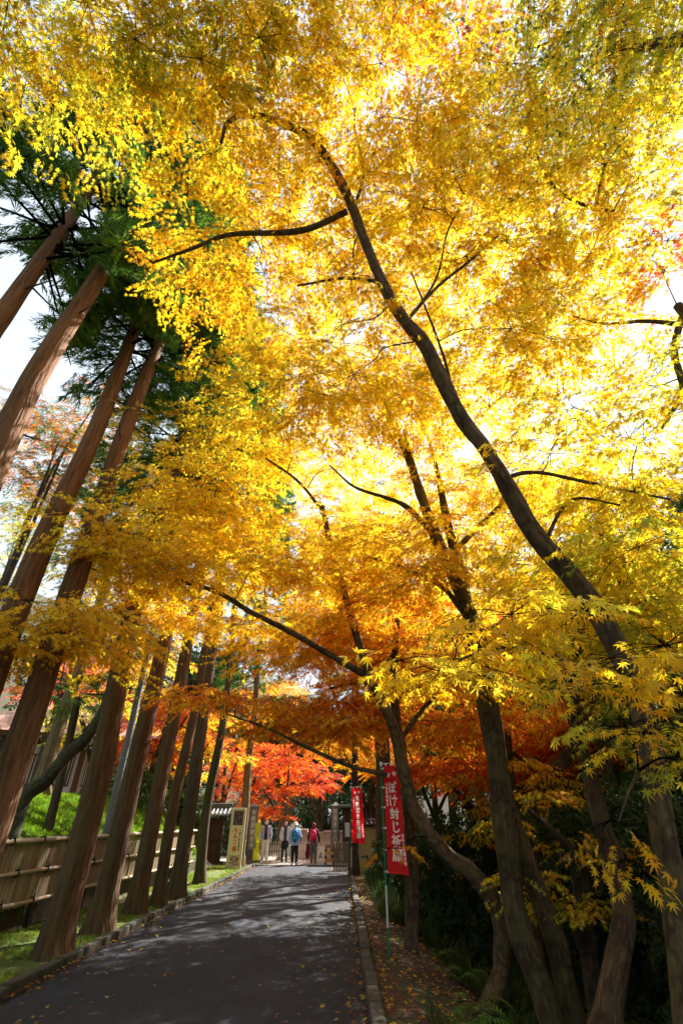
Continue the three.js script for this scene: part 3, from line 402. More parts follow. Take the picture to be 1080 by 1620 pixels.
maple({ seed: 13, kind: 'mid', label: 'yellow maple with two stout trunks rising from one foot on the right bank', mossy: 0.6, bark: [0.20, 0.135, 0.075],
  trunks: [[[892, 1700, 8.2, 20.2], [868, 1600, 8.15, 19.3], [822, 1470, 8.1, 18.5], [800, 1330, 8.0, 17.6], [775, 1130, 7.8, 15.1], [752, 1000, 7.6, 12.6], [690, 850, 7.3, 9.2], [655, 750, 7.1, 6.3], [640, 680, 6.9, 3.4]], [[925, 1700, 8.5, 20.2], [905, 1610, 8.5, 18.5], [880, 1496, 8.5, 16.8], [838, 1378, 8.4, 15.1], [806, 1285, 8.35, 12.6], [772, 1150, 8.3, 11.8], [752, 1030, 8.2, 10.9], [733, 930, 8, 9.2], [706, 820, 7.8, 6.7], [690, 740, 7.6, 3.4], [674, 680, 7.4, 1.8], [664, 630, 7.2, 0.8]]],
  limbs: [[[655, 752, 7.1, 5], [630, 690, 6.9, 4], [600, 610, 6.6, 2.5], [590, 560, 6.4, 1.5]], [[745, 985, 7.6, 5], [700, 930, 7.5, 4], [640, 900, 7.4, 3], [580, 880, 7.3, 1.6]], [[690, 850, 7.3, 5], [640, 800, 7.2, 4], [612, 788, 7.1, 3], [560, 770, 7.0, 2], [520, 735, 6.8, 1]], [[720, 870, 7.9, 5], [790, 800, 7.9, 3.4], [850, 740, 7.8, 1.8]]],
  crowns: [{ p: [640, 640, 6.6], r: [1.9, 1.1, 1.6], n: 20, tint: ['yellow', 'gold'] }, { p: [540, 560, 6.0], r: [1.5, 0.9, 1.3], n: 13, tint: ['gold', 'yellow'] }, { p: [790, 760, 7.4], r: [1.9, 1.0, 1.4], n: 17, tint: ['yellow', 'gold'] }, { p: [660, 880, 7.6], r: [1.5, 0.7, 1.2], n: 12, tint: ['gold', 'amber'] }, { p: [860, 930, 7.6], r: [1.4, 0.6, 1.1], n: 10, tint: ['yellow', 'gold'] }, { p: [700, 1060, 7.6], r: [0.8, 0.3, 0.7], n: 5, size: 0.6, tint: ['gold', 'yellow'] }] });
maple({ seed: 14, kind: 'mid', label: 'knotted maple trunk with a bulge halfway up, between the twin-trunked maple and the right edge', mossy: 0.3, bark: [0.16, 0.095, 0.06],
  trunks: [[[955, 1680, 6.9, 24], [963, 1600, 6.9, 20], [980, 1500, 6.9, 18], [985, 1440, 6.9, 16], [972, 1375, 6.9, 15], [968, 1350, 6.9, 17], [952, 1305, 6.85, 12.5], [933, 1231, 6.8, 12], [917, 1174, 6.7, 11], [905, 1100, 6.6, 10], [915, 1000, 6.4, 8], [938, 900, 6.2, 6], [950, 820, 6, 3]]], limbs: [[[907, 1110, 6.6, 5], [870, 1040, 6.6, 4], [830, 990, 6.6, 2]], [[915, 1000, 6.4, 5], [980, 930, 6.2, 3.6], [1040, 890, 6, 2]]],
  crowns: [{ p: [960, 860, 6], r: [1.4, 0.8, 1.1], n: 9, tint: ['yellow', 'lime'] }, { p: [860, 1010, 6.6], r: [1.0, 0.4, 0.8], n: 7, size: 0.6, tint: ['yellow', 'gold'] }, { p: [1000, 1040, 5.9], r: [0.9, 0.4, 0.8], n: 7, size: 0.6, tint: ['lime', 'yellow'] }, { p: [1010, 1150, 5.4], r: [0.5, 0.4, 0.6], n: 5, size: 0.45, tint: ['lime', 'fresh'] }] });
maple({ seed: 15, kind: 'mid', label: 'small forked maple with an elbow-bent dark trunk seen between the two big right-hand trees', mossy: 0.4, bark: [0.13, 0.085, 0.055],
  trunks: [[[852, 1520, 11, 13], [848, 1394, 11, 12], [844, 1313, 11, 10.5], [848, 1272, 11, 9], [868, 1227, 11, 9.5], [897, 1195, 11, 9.5], [905, 1150, 11, 8], [913, 1060, 10.8, 6.5], [930, 940, 10.5, 4]], [[846, 1345, 11, 9], [828, 1305, 11, 9], [811, 1280, 11, 8], [806, 1220, 11, 7], [800, 1120, 10.9, 4]]], limbs: [[[860, 1235, 11, 3.5], [810, 1190, 11.3, 2.6], [750, 1160, 11.5, 1.5]]],
  crowns: [{ p: [880, 1120, 11.4], r: [1.5, 0.6, 1.2], n: 10, tint: ['amber', 'orange'] }, { p: [850, 1230, 10.4], r: [0.8, 0.35, 0.6], n: 5, size: 0.55, tint: ['gold', 'amber'] }, { p: [760, 1150, 12], r: [1.6, 0.6, 1.2], n: 10, tint: ['orange', 'amber'] }, { p: [860, 1185, 12.5], r: [1.5, 0.6, 1.1], n: 12, tint: ['orange', 'red', 'orange'] }, { p: [720, 1215, 13], r: [1.1, 0.45, 0.9], n: 8, tint: ['orange', 'red'] }, { p: [950, 1160, 11.5], r: [1.0, 0.5, 0.9], n: 7, tint: ['orange', 'amber'] }] });
maple({ seed: 16, kind: 'mid', label: 'orange maple with a slim straight trunk right behind the edge of the big red banner', mossy: 0.4, bark: [0.13, 0.085, 0.055],
  trunks: [[[652, 1545, 9.9, 11], [651, 1400, 9.9, 10.5], [646, 1260, 9.9, 10], [632, 1180, 9.9, 9], [622, 1090, 9.8, 7], [628, 980, 9.7, 4]]], limbs: [[[630, 1175, 9.9, 4], [680, 1110, 10.4, 3], [740, 1080, 11, 1.6]], [[622, 1100, 9.8, 4], [570, 1080, 10.6, 3], [520, 1090, 11.4, 1.5]]],
  crowns: [{ p: [690, 1110, 11], r: [1.9, 0.7, 1.4], n: 15, tint: ['orange', 'amber'] }, { p: [560, 1020, 11.5], r: [1.7, 0.8, 1.4], n: 13, tint: ['amber', 'orange'] }, { p: [540, 1120, 11.5], r: [1.6, 0.6, 1.4], n: 12, tint: ['orange', 'amber'] }, { p: [640, 1030, 10.5], r: [1.9, 0.9, 1.4], n: 13, tint: ['amber', 'orange'] }, { p: [760, 1010, 11], r: [1.5, 0.8, 1.2], n: 11, tint: ['orange', 'amber'] }] });
// overhead and off-frame maples
const bent = (list) => smoothPath(list.map((q) => V(q[0], q[1], -q[2])), list.map((q) => q[3]));
maple({ seed: 17, kind: 'near', single: 0, label: 'olive-gold maple canopy overhanging the top left corner, its trunk outside the picture', mossy: 0.5,
  trunks: [bent([[-4.4, -0.1, -3.4, 0.2], [-4.2, 2, -3.0, 0.18], [-3.8, 4.2, -1.9, 0.15], [-3.6, 6.4, -0.7, 0.11], [-3.8, 7.8, 0.0, 0.07], [-4.0, 8.8, 0.5, 0.03]])], limbs: [bent([[-3.6, 6.0, -0.9, 0.06], [-2.4, 7.2, -0.2, 0.04], [-0.9, 8.2, 0.3, 0.02]])],
  crowns: [{ p: [150, 60, 1.5], r: [1.7, 0.6, 0.9], n: 16, tint: ['olive', 'olive', 'lime', 'gold'] }, { p: [330, 40, 1.5], r: [1.5, 0.7, 0.9], n: 15, tint: ['olive', 'olive', 'gold', 'lime'] }, { p: [520, 30, 1.5], r: [1.1, 0.6, 0.8], n: 7, tint: ['gold', 'olive'] }, { c: V(-2, 8.2, 1.5), r: [2.4, 0.7, 1.5], n: 10, tint: ['olive'] }] });
maple({ seed: 18, kind: 'near', single: 0, label: 'green-tinged maple canopy filling the top right corner, its trunk outside the picture', mossy: 0.4,
  trunks: [bent([[5.2, -0.8, -0.6, 0.22], [5.0, 2.5, -0.2, 0.19], [4.7, 5.5, 0.5, 0.15], [4.2, 8, 1.1, 0.1], [3.6, 9.6, 1.6, 0.05]])], limbs: [trace([[1010, -50, 1.9, 8], [965, 8, 2.0, 6], [920, 42, 2.05, 4.5], [850, 75, 2.1, 2]]), trace([[1100, 180, 2.9, 5], [985, 160, 2.6, 3], [975, 80, 2.5, 1.5]].reverse()), trace([[970, 333, 3.0, 2.4], [938, 330, 2.9, 3], [880, 300, 2.8, 2.6], [845, 238, 2.7, 1.6]]), trace([[940, 332, 2.9, 2.4], [953, 270, 2.8, 2], [945, 200, 2.6, 1.4]])],
  crowns: [{ p: [930, 120, 2.2], r: [1.6, 0.8, 1.2], n: 19, tint: ['olive', 'lime', 'rust', 'olive'] }, { p: [820, 150, 2.2], r: [1.0, 0.6, 0.9], n: 9, density: 0.75, tint: ['lime', 'olive', 'fresh'] }, { p: [1000, 300, 2.9], r: [1.2, 0.7, 0.9], n: 10, tint: ['yellow', 'olive'] }, { p: [680, 20, 1.7], r: [0.8, 0.4, 0.6], n: 9, density: 0.85, tint: ['orange', 'red', 'amber'] }, { c: V(3.4, 8.6, 0.3), r: [1.8, 0.8, 1.4], n: 9, tint: ['olive'] }] });
maple({ seed: 19, kind: 'near', label: 'yellow maple reaching in from the right edge with bent limb and one scarlet patch', mossy: 0.3, single: 0,
  trunks: [bent([[5.6, -0.6, 3.4, 0.2], [5.4, 2, 3.4, 0.18], [4.9, 4.5, 3.5, 0.14], [4.5, 6, 3.5, 0.1], [4.3, 7.2, 3.5, 0.05]])], limbs: [trace([[1046, 678, 4.0, 1.6], [1056, 660, 4.0, 3.2], [1078, 618, 4.0, 4.8], [1066, 555, 3.95, 5.2], [1080, 495, 3.9, 5.6], [1112, 420, 3.9, 6], [1170, 330, 3.9, 7]].reverse()), trace([[1090, 515, 3.9, 4], [1020, 508, 3.9, 3.4], [955, 512, 3.9, 1.8], [905, 500, 3.8, 0.8]])],
  crowns: [{ p: [1010, 620, 4.2], r: [1.0, 0.6, 0.9], n: 8, density: 0.8, tint: ['yellow', 'lime'] }, { p: [1045, 415, 3.3], r: [0.42, 0.2, 0.35], n: 5, size: 0.4, tint: ['red', 'orange'] }, { p: [930, 440, 3.6], r: [0.8, 0.4, 0.6], n: 4, tint: ['amber', 'gold'] }, { p: [1060, 860, 4.6], r: [0.9, 0.6, 0.8], n: 4, tint: ['yellow', 'lime'] }] });
{ // leaning dark trunk crossing the right edge
  maple({ seed: 20, kind: 'mid', label: 'dark leaning maple crossing the right edge behind the big arching trunk', mossy: 0.2, bark: [0.05, 0.036, 0.03], trunks: [[[1180, 1300, 6.4, 22], [1120, 1150, 6.4, 20], [1055, 1035, 6.3, 18], [1000, 940, 6.2, 14], [960, 840, 6.0, 8], [945, 780, 5.9, 4]]], crowns: [{ p: [1040, 930, 5.6], r: [1.0, 0.5, 0.7], n: 7, tint: ['lime', 'yellow'] }, { p: [1040, 1080, 5.2], r: [0.7, 0.4, 0.6], n: 6, size: 0.5, tint: ['lime', 'fresh'] }] });
}
// ------------------------------------------------------------------ farther maples
const farMaple = (seed, x, y, z, H, crownR, n, tint, label, extra = {}) => { const p = at(x, y, z), g = [p.x, terrain(p.x, z), p.z], r = rng(seed * 31); return maple({ seed, kind: extra.mid ? 'mid' : 'far', label, bark: extra.bark ?? [0.11, 0.08, 0.06], mossy: 0.3, trunks: [bent([[g[0], g[1] - 0.1, z, 0.15], [g[0] + 0.2 * (r() - 0.5), g[1] + H * 0.35, z, 0.12], [g[0] + 0.8 * (r() - 0.5), g[1] + H * 0.65, z, 0.08], [g[0] + 1.2 * (r() - 0.5), g[1] + H * 0.92, z, 0.03]])], limbs: [0, 1, 2].map((k) => { const a = r() * 6.28; return bent([[g[0], g[1] + H * 0.32, z, 0.08], [g[0] + Math.cos(a) * crownR[0] * 0.4, g[1] + H * 0.55, z + Math.sin(a) * crownR[2] * 0.4, 0.06], [g[0] + Math.cos(a) * crownR[0] * 0.75, g[1] + H * 0.72, z + Math.sin(a) * crownR[2] * 0.75, 0.025]]); }), crowns: [{ c: V(g[0], g[1] + H - crownR[1], -z), r: crownR, n, size: extra.size ?? 1.0, tint }] }); };
farMaple(21, 443, 1340, 29.5, 5.6, [2.8, 2.0, 1.8], 30, ['red', 'red', 'orange'], 'scarlet maple with pale slender stems beyond the gate behind the walkers', { bark: [0.42, 0.34, 0.28] });
farMaple(22, 505, 1330, 31, 4.7, [1.3, 0.7, 0.9], 12, ['pink', 'red'], 'small pinkish maple to the right of the scarlet one beyond the gate', { size: 0.6 });
farMaple(23, 345, 1330, 29.5, 6.6, [2.6, 1.9, 2], 20, ['red', 'orange'], 'bright red maple behind the tiled wall left of the gate');
farMaple(24, 585, 1330, 22.8, 6.0, [2.6, 1.6, 2.2], 22, ['orange', 'amber'], 'orange maple behind the small red banner');
farMaple(25, 690, 1330, 22, 7.5, [3.0, 1.9, 2.4], 24, ['orange', 'red'], 'tall orange maple at the back of the right bank');
farMaple(26, 860, 1300, 17, 7.5, [3, 1.8, 2.2], 22, ['orange', 'orange', 'red'], 'deep orange maple spreading behind the forked small maple on the right', {});
farMaple(27, 282, 1310, 23.5, 5.6, [2.2, 1.9, 1.6], 20, ['yellow', 'gold', 'orange'], 'yellow maple behind the bamboo fence, seen between the cedar trunks');
farMaple(28, 228, 1300, 20.5, 4.6, [1.8, 1.5, 1.4], 18, ['orange', 'red'], 'orange-red maple behind the bamboo fence next to the grey pole');
farMaple(29, 40, 1280, 21, 6.5, [2.4, 1.6, 1.8], 14, ['pink', 'orange', 'pink'], 'rosy maple in front of the temple hall on the left bank');
farMaple(30, 128, 1270, 17, 3.2, [1.3, 0.8, 1.1], 9, ['gold', 'lime'], 'low yellow-green maple bush on the grass bank beside the temple hall', { size: 0.6 });
farMaple(31, -140, 1270, 15, 16, [3.2, 3.4, 2.0], 42, ['rust', 'fresh', 'orange'], 'thin tree with mixed green and rust leaves behind the cedars at left');
farMaple(32, -150, 1250, 26, 16, [3.4, 3.0, 2.4], 20, ['lime', 'fresh'], 'airy pale green tree far left against the white sky');
farMaple(33, 400, 1330, 36, 11, [3.4, 2.4, 2.4], 22, ['amber', 'orange'], 'tall amber maple far behind the gate');
farMaple(34, 160, 1280, 26, 9, [3.0, 2.4, 2.4], 20, ['gold', 'lime', 'orange'], 'golden maple beyond the temple hall');
farMaple(35, 620, 1330, 17.5, 15.5, [3.4, 3.4, 2.4], 38, ['yellow', 'gold'], 'tall yellow maple filling the middle of the canopy behind the banners', { mid: 1 });
farMaple(36, 770, 1330, 14.5, 11, [3.4, 2.8, 2.6], 42, ['yellow', 'gold'], 'tall yellow maple behind the twin trunks on the right', { mid: 1 });
farMaple(37, 560, 1330, 21, 13.5, [3.6, 2.8, 2.6], 30, ['gold', 'amber', 'yellow'], 'tall golden maple rising above the gate', {});
farMaple(38, 1000, 1330, 10.5, 11, [2.6, 2.4, 2.2], 14, ['yellow', 'gold'], 'yellow maple high behind the knotted trunk', { mid: 1 });
farMaple(39, 905, 1420, 9.0, 2.9, [1.1, 0.8, 0.9], 12, ['olive', 'lime', 'amber'], 'young maple with dull olive leaves low behind the knotted trunk', { size: 0.5, mid: 1 });
farMaple(40, 760, 1400, 13, 3.6, [1.3, 1.0, 1.0], 12, ['lime', 'amber', 'olive'], 'young maple with mixed leaves behind the twin trunks', { size: 0.55, mid: 1 });
// ------------------------------------------------------------------ evergreens, shrubs
const eg = (seed, x, z, H, R, n, label, o = {}) => evergreen({ seed, base: [x, terrain(x, z), -z], H, R, n, label, ...o });
[[-14, 44, 12, 4.5], [-8, 47, 11, 4.2], [-2, 45, 9.5, 4.2], [3, 43, 10, 4.2], [8, 40, 12, 4.5], [14, 36, 13, 5], [-20, 38, 12, 4.5]].forEach(([x, z, H, R], i) => eg(500 + i, x, z, H, R, 1900, ['broad dark evergreen on the hillside far left behind the temple hall', 'dark evergreen on the hillside left of the red maples', 'dark evergreen straight behind the gate', 'dark evergreen behind the right gate pillar', 'dark evergreen behind the ochre wall', 'tall dark evergreen at the far right of the hillside', 'outermost dark evergreen on the left hillside'][i], { r0: 0.3, leaf: 2.6, group: 'evergreens on the hillside behind' }));
[[5.8, 16, 7.5, 2.8, 'fresh'], [8.5, 12, 7.5, 3.0, 'ever'], [9.5, 7.5, 7.0, 2.8, 'ever'], [6.5, 21, 8, 3, 'ever'], [11, 17, 11, 3.4, 'fresh'], [8.2, 4.2, 8, 2.6, 'ever']].forEach(([x, z, H, R, pal], i) => eg(520 + i, x, z, H, R, 2400, ['mid-green evergreen behind the forked maple on the right', 'dark evergreen behind the knotted trunk on the right', 'tall dark evergreen at the right edge', 'dark evergreen behind the twin-trunked maple', 'fresher green tree high behind the right-hand maples', 'evergreen just outside the right edge'][i], { r0: 0.2, leaf: 1.4, pal: [pal] }));
[[-6.5, 33.5, 2.6, 1.6], [-4.2, 35, 3, 1.7], [-2.0, 34, 3.2, 1.8], [0.2, 34.5, 3.4, 1.8], [2.6, 33, 3.2, 1.8], [3.2, 13, 2.2, 1.4], [4.6, 10.2, 2.6, 1.6], [5.3, 7.4, 2.8, 1.7], [2.5, 17, 2.4, 1.5], [4.8, 5.0, 2.4, 1.4], [4.2, 15.5, 3.2, 1.8], [6.6, 9.5, 3.2, 1.8], [3.0, 20.5, 2.2, 1.4], [6.5, 6.2, 3, 1.6], [5.9, 12.5, 3.4, 1.9]].forEach(([x, z, H, R], i) => eg(540 + i, x, z, H, R, 1300, ['dark bush beyond the left gate pillar', 'dark bush behind the walking man', 'dark bush behind the pale wall, straight past the gate', 'dark bush behind the right end of the pale wall', 'dark bush behind the timber gatehouse', 'dark glossy camellia bush right of the banners', 'dark bush between the crooked trunk and the twin trunks', 'big dark bush behind the knotted trunk', 'dark bush behind the thick cedar on the right', 'low dark bush at the right edge', 'tall dark bush deep behind the twin trunks', 'dark bush at the back on the right slope', 'bush in front of the ochre wall', 'dark bush right of the knotted trunk', 'dark bush behind the forked maple'][i], { name: 'camellia_shrub', category: 'shrub', r0: 0.05, low: 0, pal: ['ever'], leaf: 0.9, group: 'dark evergreen shrubs' }));
[[-7.4, 19.5, 1.3, 1.0], [-6.6, 22.5, 1.6, 1.0]].forEach(([x, z, H, R], i) => eg(560 + i, x, z, H, R, 700, ['green shrub behind the bamboo fence past the pole', 'green shrub behind the far end of the bamboo fence'][i], { name: 'clipped_shrub', category: 'shrub', r0: 0.04, low: 0, pal: ['fresh', 'ever'], leaf: 0.7, group: 'shrubs on the grass bank' }));
{ // windmill palm and a bare mossy trunk on the bank
  const b = at(84, 1287, 13), t = at(124, 1105, 13), palm = thing('fan_palm', 'slender fan palm standing on the grass bank behind the fence', 'palm', [b.x, terrain(b.x, 13), b.z]);
  const h = t.y - terrain(b.x, 13), dx = t.x - b.x; part('trunk', limb(smoothPath([V(0, -0.2, 0), V(dx * 0.4, h * 0.5, 0), V(dx, h, 0)], [0.11, 0.1, 0.09]), 14, { flute: 0.12, tint: [0.09, 0.07, 0.055], mossy: 0.3, seed: 3 }), cedarBark, palm);
  const r = rng(77); for (let i = 0; i < 14; i++) { const a = i * 2.4, el = 0.9 - i * 0.11, d = V(Math.cos(a) * Math.cos(el), Math.sin(el), Math.sin(a) * Math.cos(el)), c = V(dx, h, 0), hub = c.clone().addScaledVector(d, 0.55), t3 = new Tris(), s = d.clone().cross(V(0, 1, 0)).normalize(), n = s.clone().cross(d); for (let k = 0; k < 19; k++) { const q = lerp(-1.9, 1.9, k / 18), e = d.clone().multiplyScalar(Math.cos(q)).addScaledVector(s, Math.sin(q)), L = 0.5 * (1 - 0.1 * Math.abs(q)), w = e.clone().cross(n).multiplyScalar(0.022), m = hub.clone().addScaledVector(e, L * 0.55).addScaledVector(n, 0.02), tip = hub.clone().addScaledVector(e, L).add(V(0, -0.14, 0)), k2 = 0.7 + 0.6 * r(); t3.tri(hub, m.clone().add(w), m.clone().sub(w), [0.06 * k2, 0.12 * k2, 0.02]); t3.tri(m.clone().add(w), tip, m.clone().sub(w), [0.06 * k2, 0.12 * k2, 0.02]); } const f = part('palm_leaf', t3.build(), evergreenMat, palm); part('leaf_stalk', rod(c, hub, 0.012, 0.008, 6), plain(0.08, 0.11, 0.03), f); }
  maple({ seed: 41, kind: 'far', name: 'old_tree', label: 'mossy bare trunk bending diagonally over the grass bank at left', mossy: 1, bark: [0.06, 0.055, 0.04], trunks: [[[4, 1385, 11.4, 15], [12, 1345, 11.5, 14], [22, 1310, 11.6, 13], [42, 1258, 11.7, 12], [75, 1232, 11.8, 11], [105, 1196, 11.9, 10], [138, 1166, 12, 9], [165, 1120, 12, 7], [180, 1060, 12, 5]]], crowns: [{ p: [200, 960, 12], r: [1.4, 0.8, 1.2], n: 6, tint: ['fresh', 'rust'] }] });
  const c1 = at(52, 1290, 14.5); cedar({ seed: 471, base: [c1.x, terrain(c1.x, 14.5), c1.z], rBase: 0.2, H: 14, from: 7, density: 0.7, label: 'pale trunk on the bank seen between the two left-most cedars', tint: [0.25, 0.19, 0.12], mossy: 0.4 });
  const c2 = at(132, 1290, 13.6); cedar({ seed: 472, base: [c2.x, terrain(c2.x, 13.6), c2.z], rBase: 0.17, H: 13, from: 6.4, density: 0.7, label: 'very dark shaggy trunk behind the thick nearest cedar', tint: [0.05, 0.035, 0.035], mossy: 0.1 });
}
// ------------------------------------------------------------------ ground cover and fallen leaves
{
  const r = rng(900), tufts = [1, 2, 3].map((s) => tuft(s, 9, 0.10, 0.07, 0.004)), list = [];
  for (let i = 0; i < 16000; i++) { const z = 5 + 20 * Math.pow(r(), 1.5), x = lerp(fenceX(z) - 0.1, ROAD_L - 0.16, r()); if (noise3(x * 1.3, 2, z * 1.3) < 0.35 + 0.2 * r()) continue; list.push([new THREE.Matrix4().makeRotationY(r() * 6.28).scale(V(1, 1, 1).multiplyScalar(0.3 + 0.6 * r())).setPosition(x, terrain(x, z) + 0.005, -z), rgb(0.13 + 0.14 * r(), 0.22 + 0.12 * r(), 0.02 + 0.02 * r())]); }
  scatter('verge_grass', tufts, bladeMat, list, scene);
  const bank = []; for (let i = 0; i < 36000; i++) { const z = 8 + 15 * r(), x = fenceX(z) - 0.35 - 5.5 * Math.pow(r(), 1.3); bank.push([new THREE.Matrix4().makeRotationY(r() * 6.28).scale(V(1, 1, 1).multiplyScalar(0.8 + 0.9 * r())).setPosition(x, terrain(x, z), -z), rgb(0.16 + 0.14 * r(), 0.30 + 0.14 * r(), 0.02)]); }
  scatter('bank_grass', tufts, bladeMat, bank, scene);
  const big = [4, 5, 6].map((s) => tuft(s, 16, 0.5, 0.32, 0.008)), slope = [], ferns = [7, 8].map(fernGeo), fl = [];
  for (let i = 0; i < 3600; i++) { const z = 3.5 + 20 * r(), x = ROAD_R + 0.55 + 5.5 * Math.pow(r(), 1.1); if (noise3(x * 0.8, 5, z * 0.8) < 0.40) continue; slope.push([new THREE.Matrix4().makeRotationY(r() * 6.28).scale(V(1, 1, 1).multiplyScalar((0.35 + 0.65 * r()) * (z < 8 ? 0.6 : 1))).setPosition(x, terrain(x, z), -z), rgb(0.03 + 0.04 * r(), 0.06 + 0.05 * r(), 0.014)]); }
  for (let i = 0; i < 420; i++) { const z = 4 + 18 * r(), x = ROAD_R + 1.1 + 6 * r(); if (noise3(x * 0.7, 15, z * 0.7) < 0.5) continue; fl.push([new THREE.Matrix4().makeRotationY(r() * 6.28).scale(V(1, 1, 1).multiplyScalar(0.6 + 0.6 * r())).setPosition(x, terrain(x, z), -z), rgb(0.05 + 0.05 * r(), 0.11 + 0.06 * r(), 0.02)]); }
  scatter('slope_grass', big, bladeMat, slope, scene); scatter('fern', ferns, evergreenMat, fl, scene);
  const one = [0.15, 0.5].map((curl, i) => { const t = new Tris(); addLeaf(t, mapleOutline(7), new THREE.Matrix4().makeBasis(V(-1, 0, 0), V(0, 0, 1), V(0, 1, 0)), 0.05, [1, 1, 1], curl - 0.3); return t.build(); }), fallen = [];
  const drop = (x, z, y) => fallen.push([new THREE.Matrix4().makeRotationFromEuler(new THREE.Euler((r() - 0.5) * 0.7, r() * 6.28, (r() - 0.5) * 0.7, 'YXZ')).scale(V(1, 1, 1).multiplyScalar(0.65 + 0.5 * r())).setPosition(x, y + 0.016, -z), tintFrom(r() < 0.6 ? ['litter'] : ['gold', 'amber', 'litter'], r)]);
  for (let i = 0; i < 1700; i++) { const z = 4 + 21 * Math.pow(r(), 1.3), e = Math.pow(r(), r() < 0.5 ? 4 : 9) * 1.7, x = r() < 0.5 ? ROAD_L + 0.05 + e : r() < 0.84 ? ROAD_R - 0.05 - e : lerp(ROAD_L, ROAD_R, r()); drop(x, z, 0.012); }
  for (let i = 0; i < 6500; i++) { const z = 3 + 20 * Math.pow(r(), 1.4), x = ROAD_R + 0.18 + 3.4 * Math.pow(r(), 1.6); drop(x, z, terrain(x, z) + 0.012); }
  for (let i = 0; i < 900; i++) { const z = 4 + 20 * r(), x = lerp(fenceX(z), ROAD_L - 0.15, r()); drop(x, z, terrain(x, z) + 0.015); }
  scatter('fallen_leaves', one, leafMat, fallen, scene);
}

// ------------------------------------------------------------------ lettering: brush strokes on a 100 x 100 square
const GLYPH = {
  ju: 'M8 48H92M50 6V96', hachi: 'M40 20Q34 60 8 90M58 14Q66 60 94 90', tome: 'M50 8V90M50 48H80M26 46V90M6 91H95', se: 'M5 42H95M28 15V88H88M52 8V62M78 10V62M52 62H78', on: 'M50 4V14M18 17H82M34 22L40 36M66 22L60 36M6 40H94M24 52H76V94H24ZM24 72H76',
  ima: 'M50 4L6 44M50 4L94 44M34 40H66M22 58H78L50 96', tera: 'M20 18H80M50 4V38M6 38H94M8 58H92M68 46V90L58 94M30 68L40 80', nishi: 'M6 14H94M14 36H86V92H14ZM38 14V52L26 66M62 14V60H80', koku: 'M10 8H90V94H10ZM22 30H80M28 42H48V58H28ZM24 70L50 66M58 18L70 70L80 78M76 50L52 78M70 18L76 24',
  dai: 'M26 4L12 22M22 14H46M66 4L54 22M62 14H92M20 32H80V46M20 46H80M20 46V60H86V78L74 82M50 30V96M48 62L12 92', ban: 'M72 4L22 12M30 18L38 30M70 16L62 30M6 34H94M50 10V52M46 36L8 60M54 36L92 60M24 58H76V94H24ZM50 58V94M24 76H76',
  ho: 'M18 16H82M14 30H86M4 45H96M50 4V45M44 30L8 66M56 30L92 66M30 62H70M26 76H74M50 52V98', no: 'M26 6L10 30L28 32L10 56M26 50V96M10 66L6 86M40 64L44 82M54 30V96M54 30H92V88L84 92M73 8V44L60 72M74 46L88 66',
  bo: 'M14 10Q4 50 16 92M36 24H78M36 48H80M58 24V78Q52 94 38 86Q34 70 58 74Q72 78 84 90M82 6L88 16M92 2L98 12', ke: 'M14 10Q4 50 16 92M36 34H92M70 8Q74 66 54 94', fuu: 'M8 22H46M27 6V40M4 40H50M27 48V84M10 62H46M4 88L50 82M56 34H98M84 8V88L72 92M64 54L70 68', ji: 'M30 8V70Q34 96 66 88Q82 82 90 66M62 18L68 30M76 12L82 24',
  ki: 'M24 4L30 14M8 24H42L8 66M26 46V96M30 52L42 62M88 8L58 18M58 18V56L48 94M58 44H96M78 44V96', gan: 'M6 10H52M14 10V50L4 94M24 24H46V54H24ZM24 38H46M35 54V90L28 92M26 66L18 82M44 66L52 82M56 10H98M76 10L70 24M62 24H92V74H62ZM62 40H92M62 56H92M70 76L58 94M84 76L96 94',
  kan: 'M18 6L8 24M14 18H46M4 34H48M28 18V34M20 34L6 56M16 46V94M16 48H46M16 62H44M16 76H44M16 91H48M31 48V91M58 10H90V60H58ZM58 26H90M58 42H90M66 60Q64 84 50 94M80 60V88Q84 94 98 86', bosatsu: 'M6 16H94M32 4V26M68 4V26M50 26V34M18 36H82M36 40L40 50M64 40L60 50M6 54H94M26 64H74V94H26Z',
  satsu: 'M6 14H94M32 4V24M68 4V24M12 32V96M12 32H34L26 52Q40 60 26 74M66 28V36M46 38H92M56 42L60 50M80 42L76 50M44 54H94M44 54V76L36 94M58 58L52 70M54 66H92M72 58V92M56 79H88M46 93H96', mo: 'M44 6V66Q46 96 72 90Q92 80 86 60M20 32H70M16 54H68', mi: 'M18 16H56Q44 60 24 82Q8 90 10 70Q20 52 60 64Q80 70 94 82M78 40Q76 74 56 94',
  matsuri: 'M34 4L8 36M24 16H48Q40 40 6 58M24 28L32 34M54 10H88Q80 36 96 54M60 18Q72 44 94 58M34 48H68M14 62H86M50 62V94L42 92M28 72L14 90M70 72L88 90', kuma: 'M30 4L14 26H44M36 14L46 28M16 34H42V70M16 34V70M16 46H42M16 58H42M56 4V26Q58 32 90 26M86 6L58 16M56 38V60Q58 68 92 60M88 40L58 50M14 80L8 96M34 80L38 94M60 80L66 94M82 80L92 96',
  ya: 'M10 8H46V48H10ZM10 28H46M28 8V88M8 66H48M4 92L50 84M56 10H90L74 28M62 22L78 34M54 42H96L86 56M76 42V88L64 92', nan: 'M8 18H92M50 4V34M14 34V96M14 34H86V92L78 94M38 44L44 54M62 44L56 54M28 58H72M26 72H74M50 58V94', mu: 'M30 4L10 26M22 18H90M6 60H94M10 38H92M26 20V60M44 20V60M62 20V60M78 20V60M14 76L8 94M36 76L40 92M58 76L64 92M80 76L92 94',
};
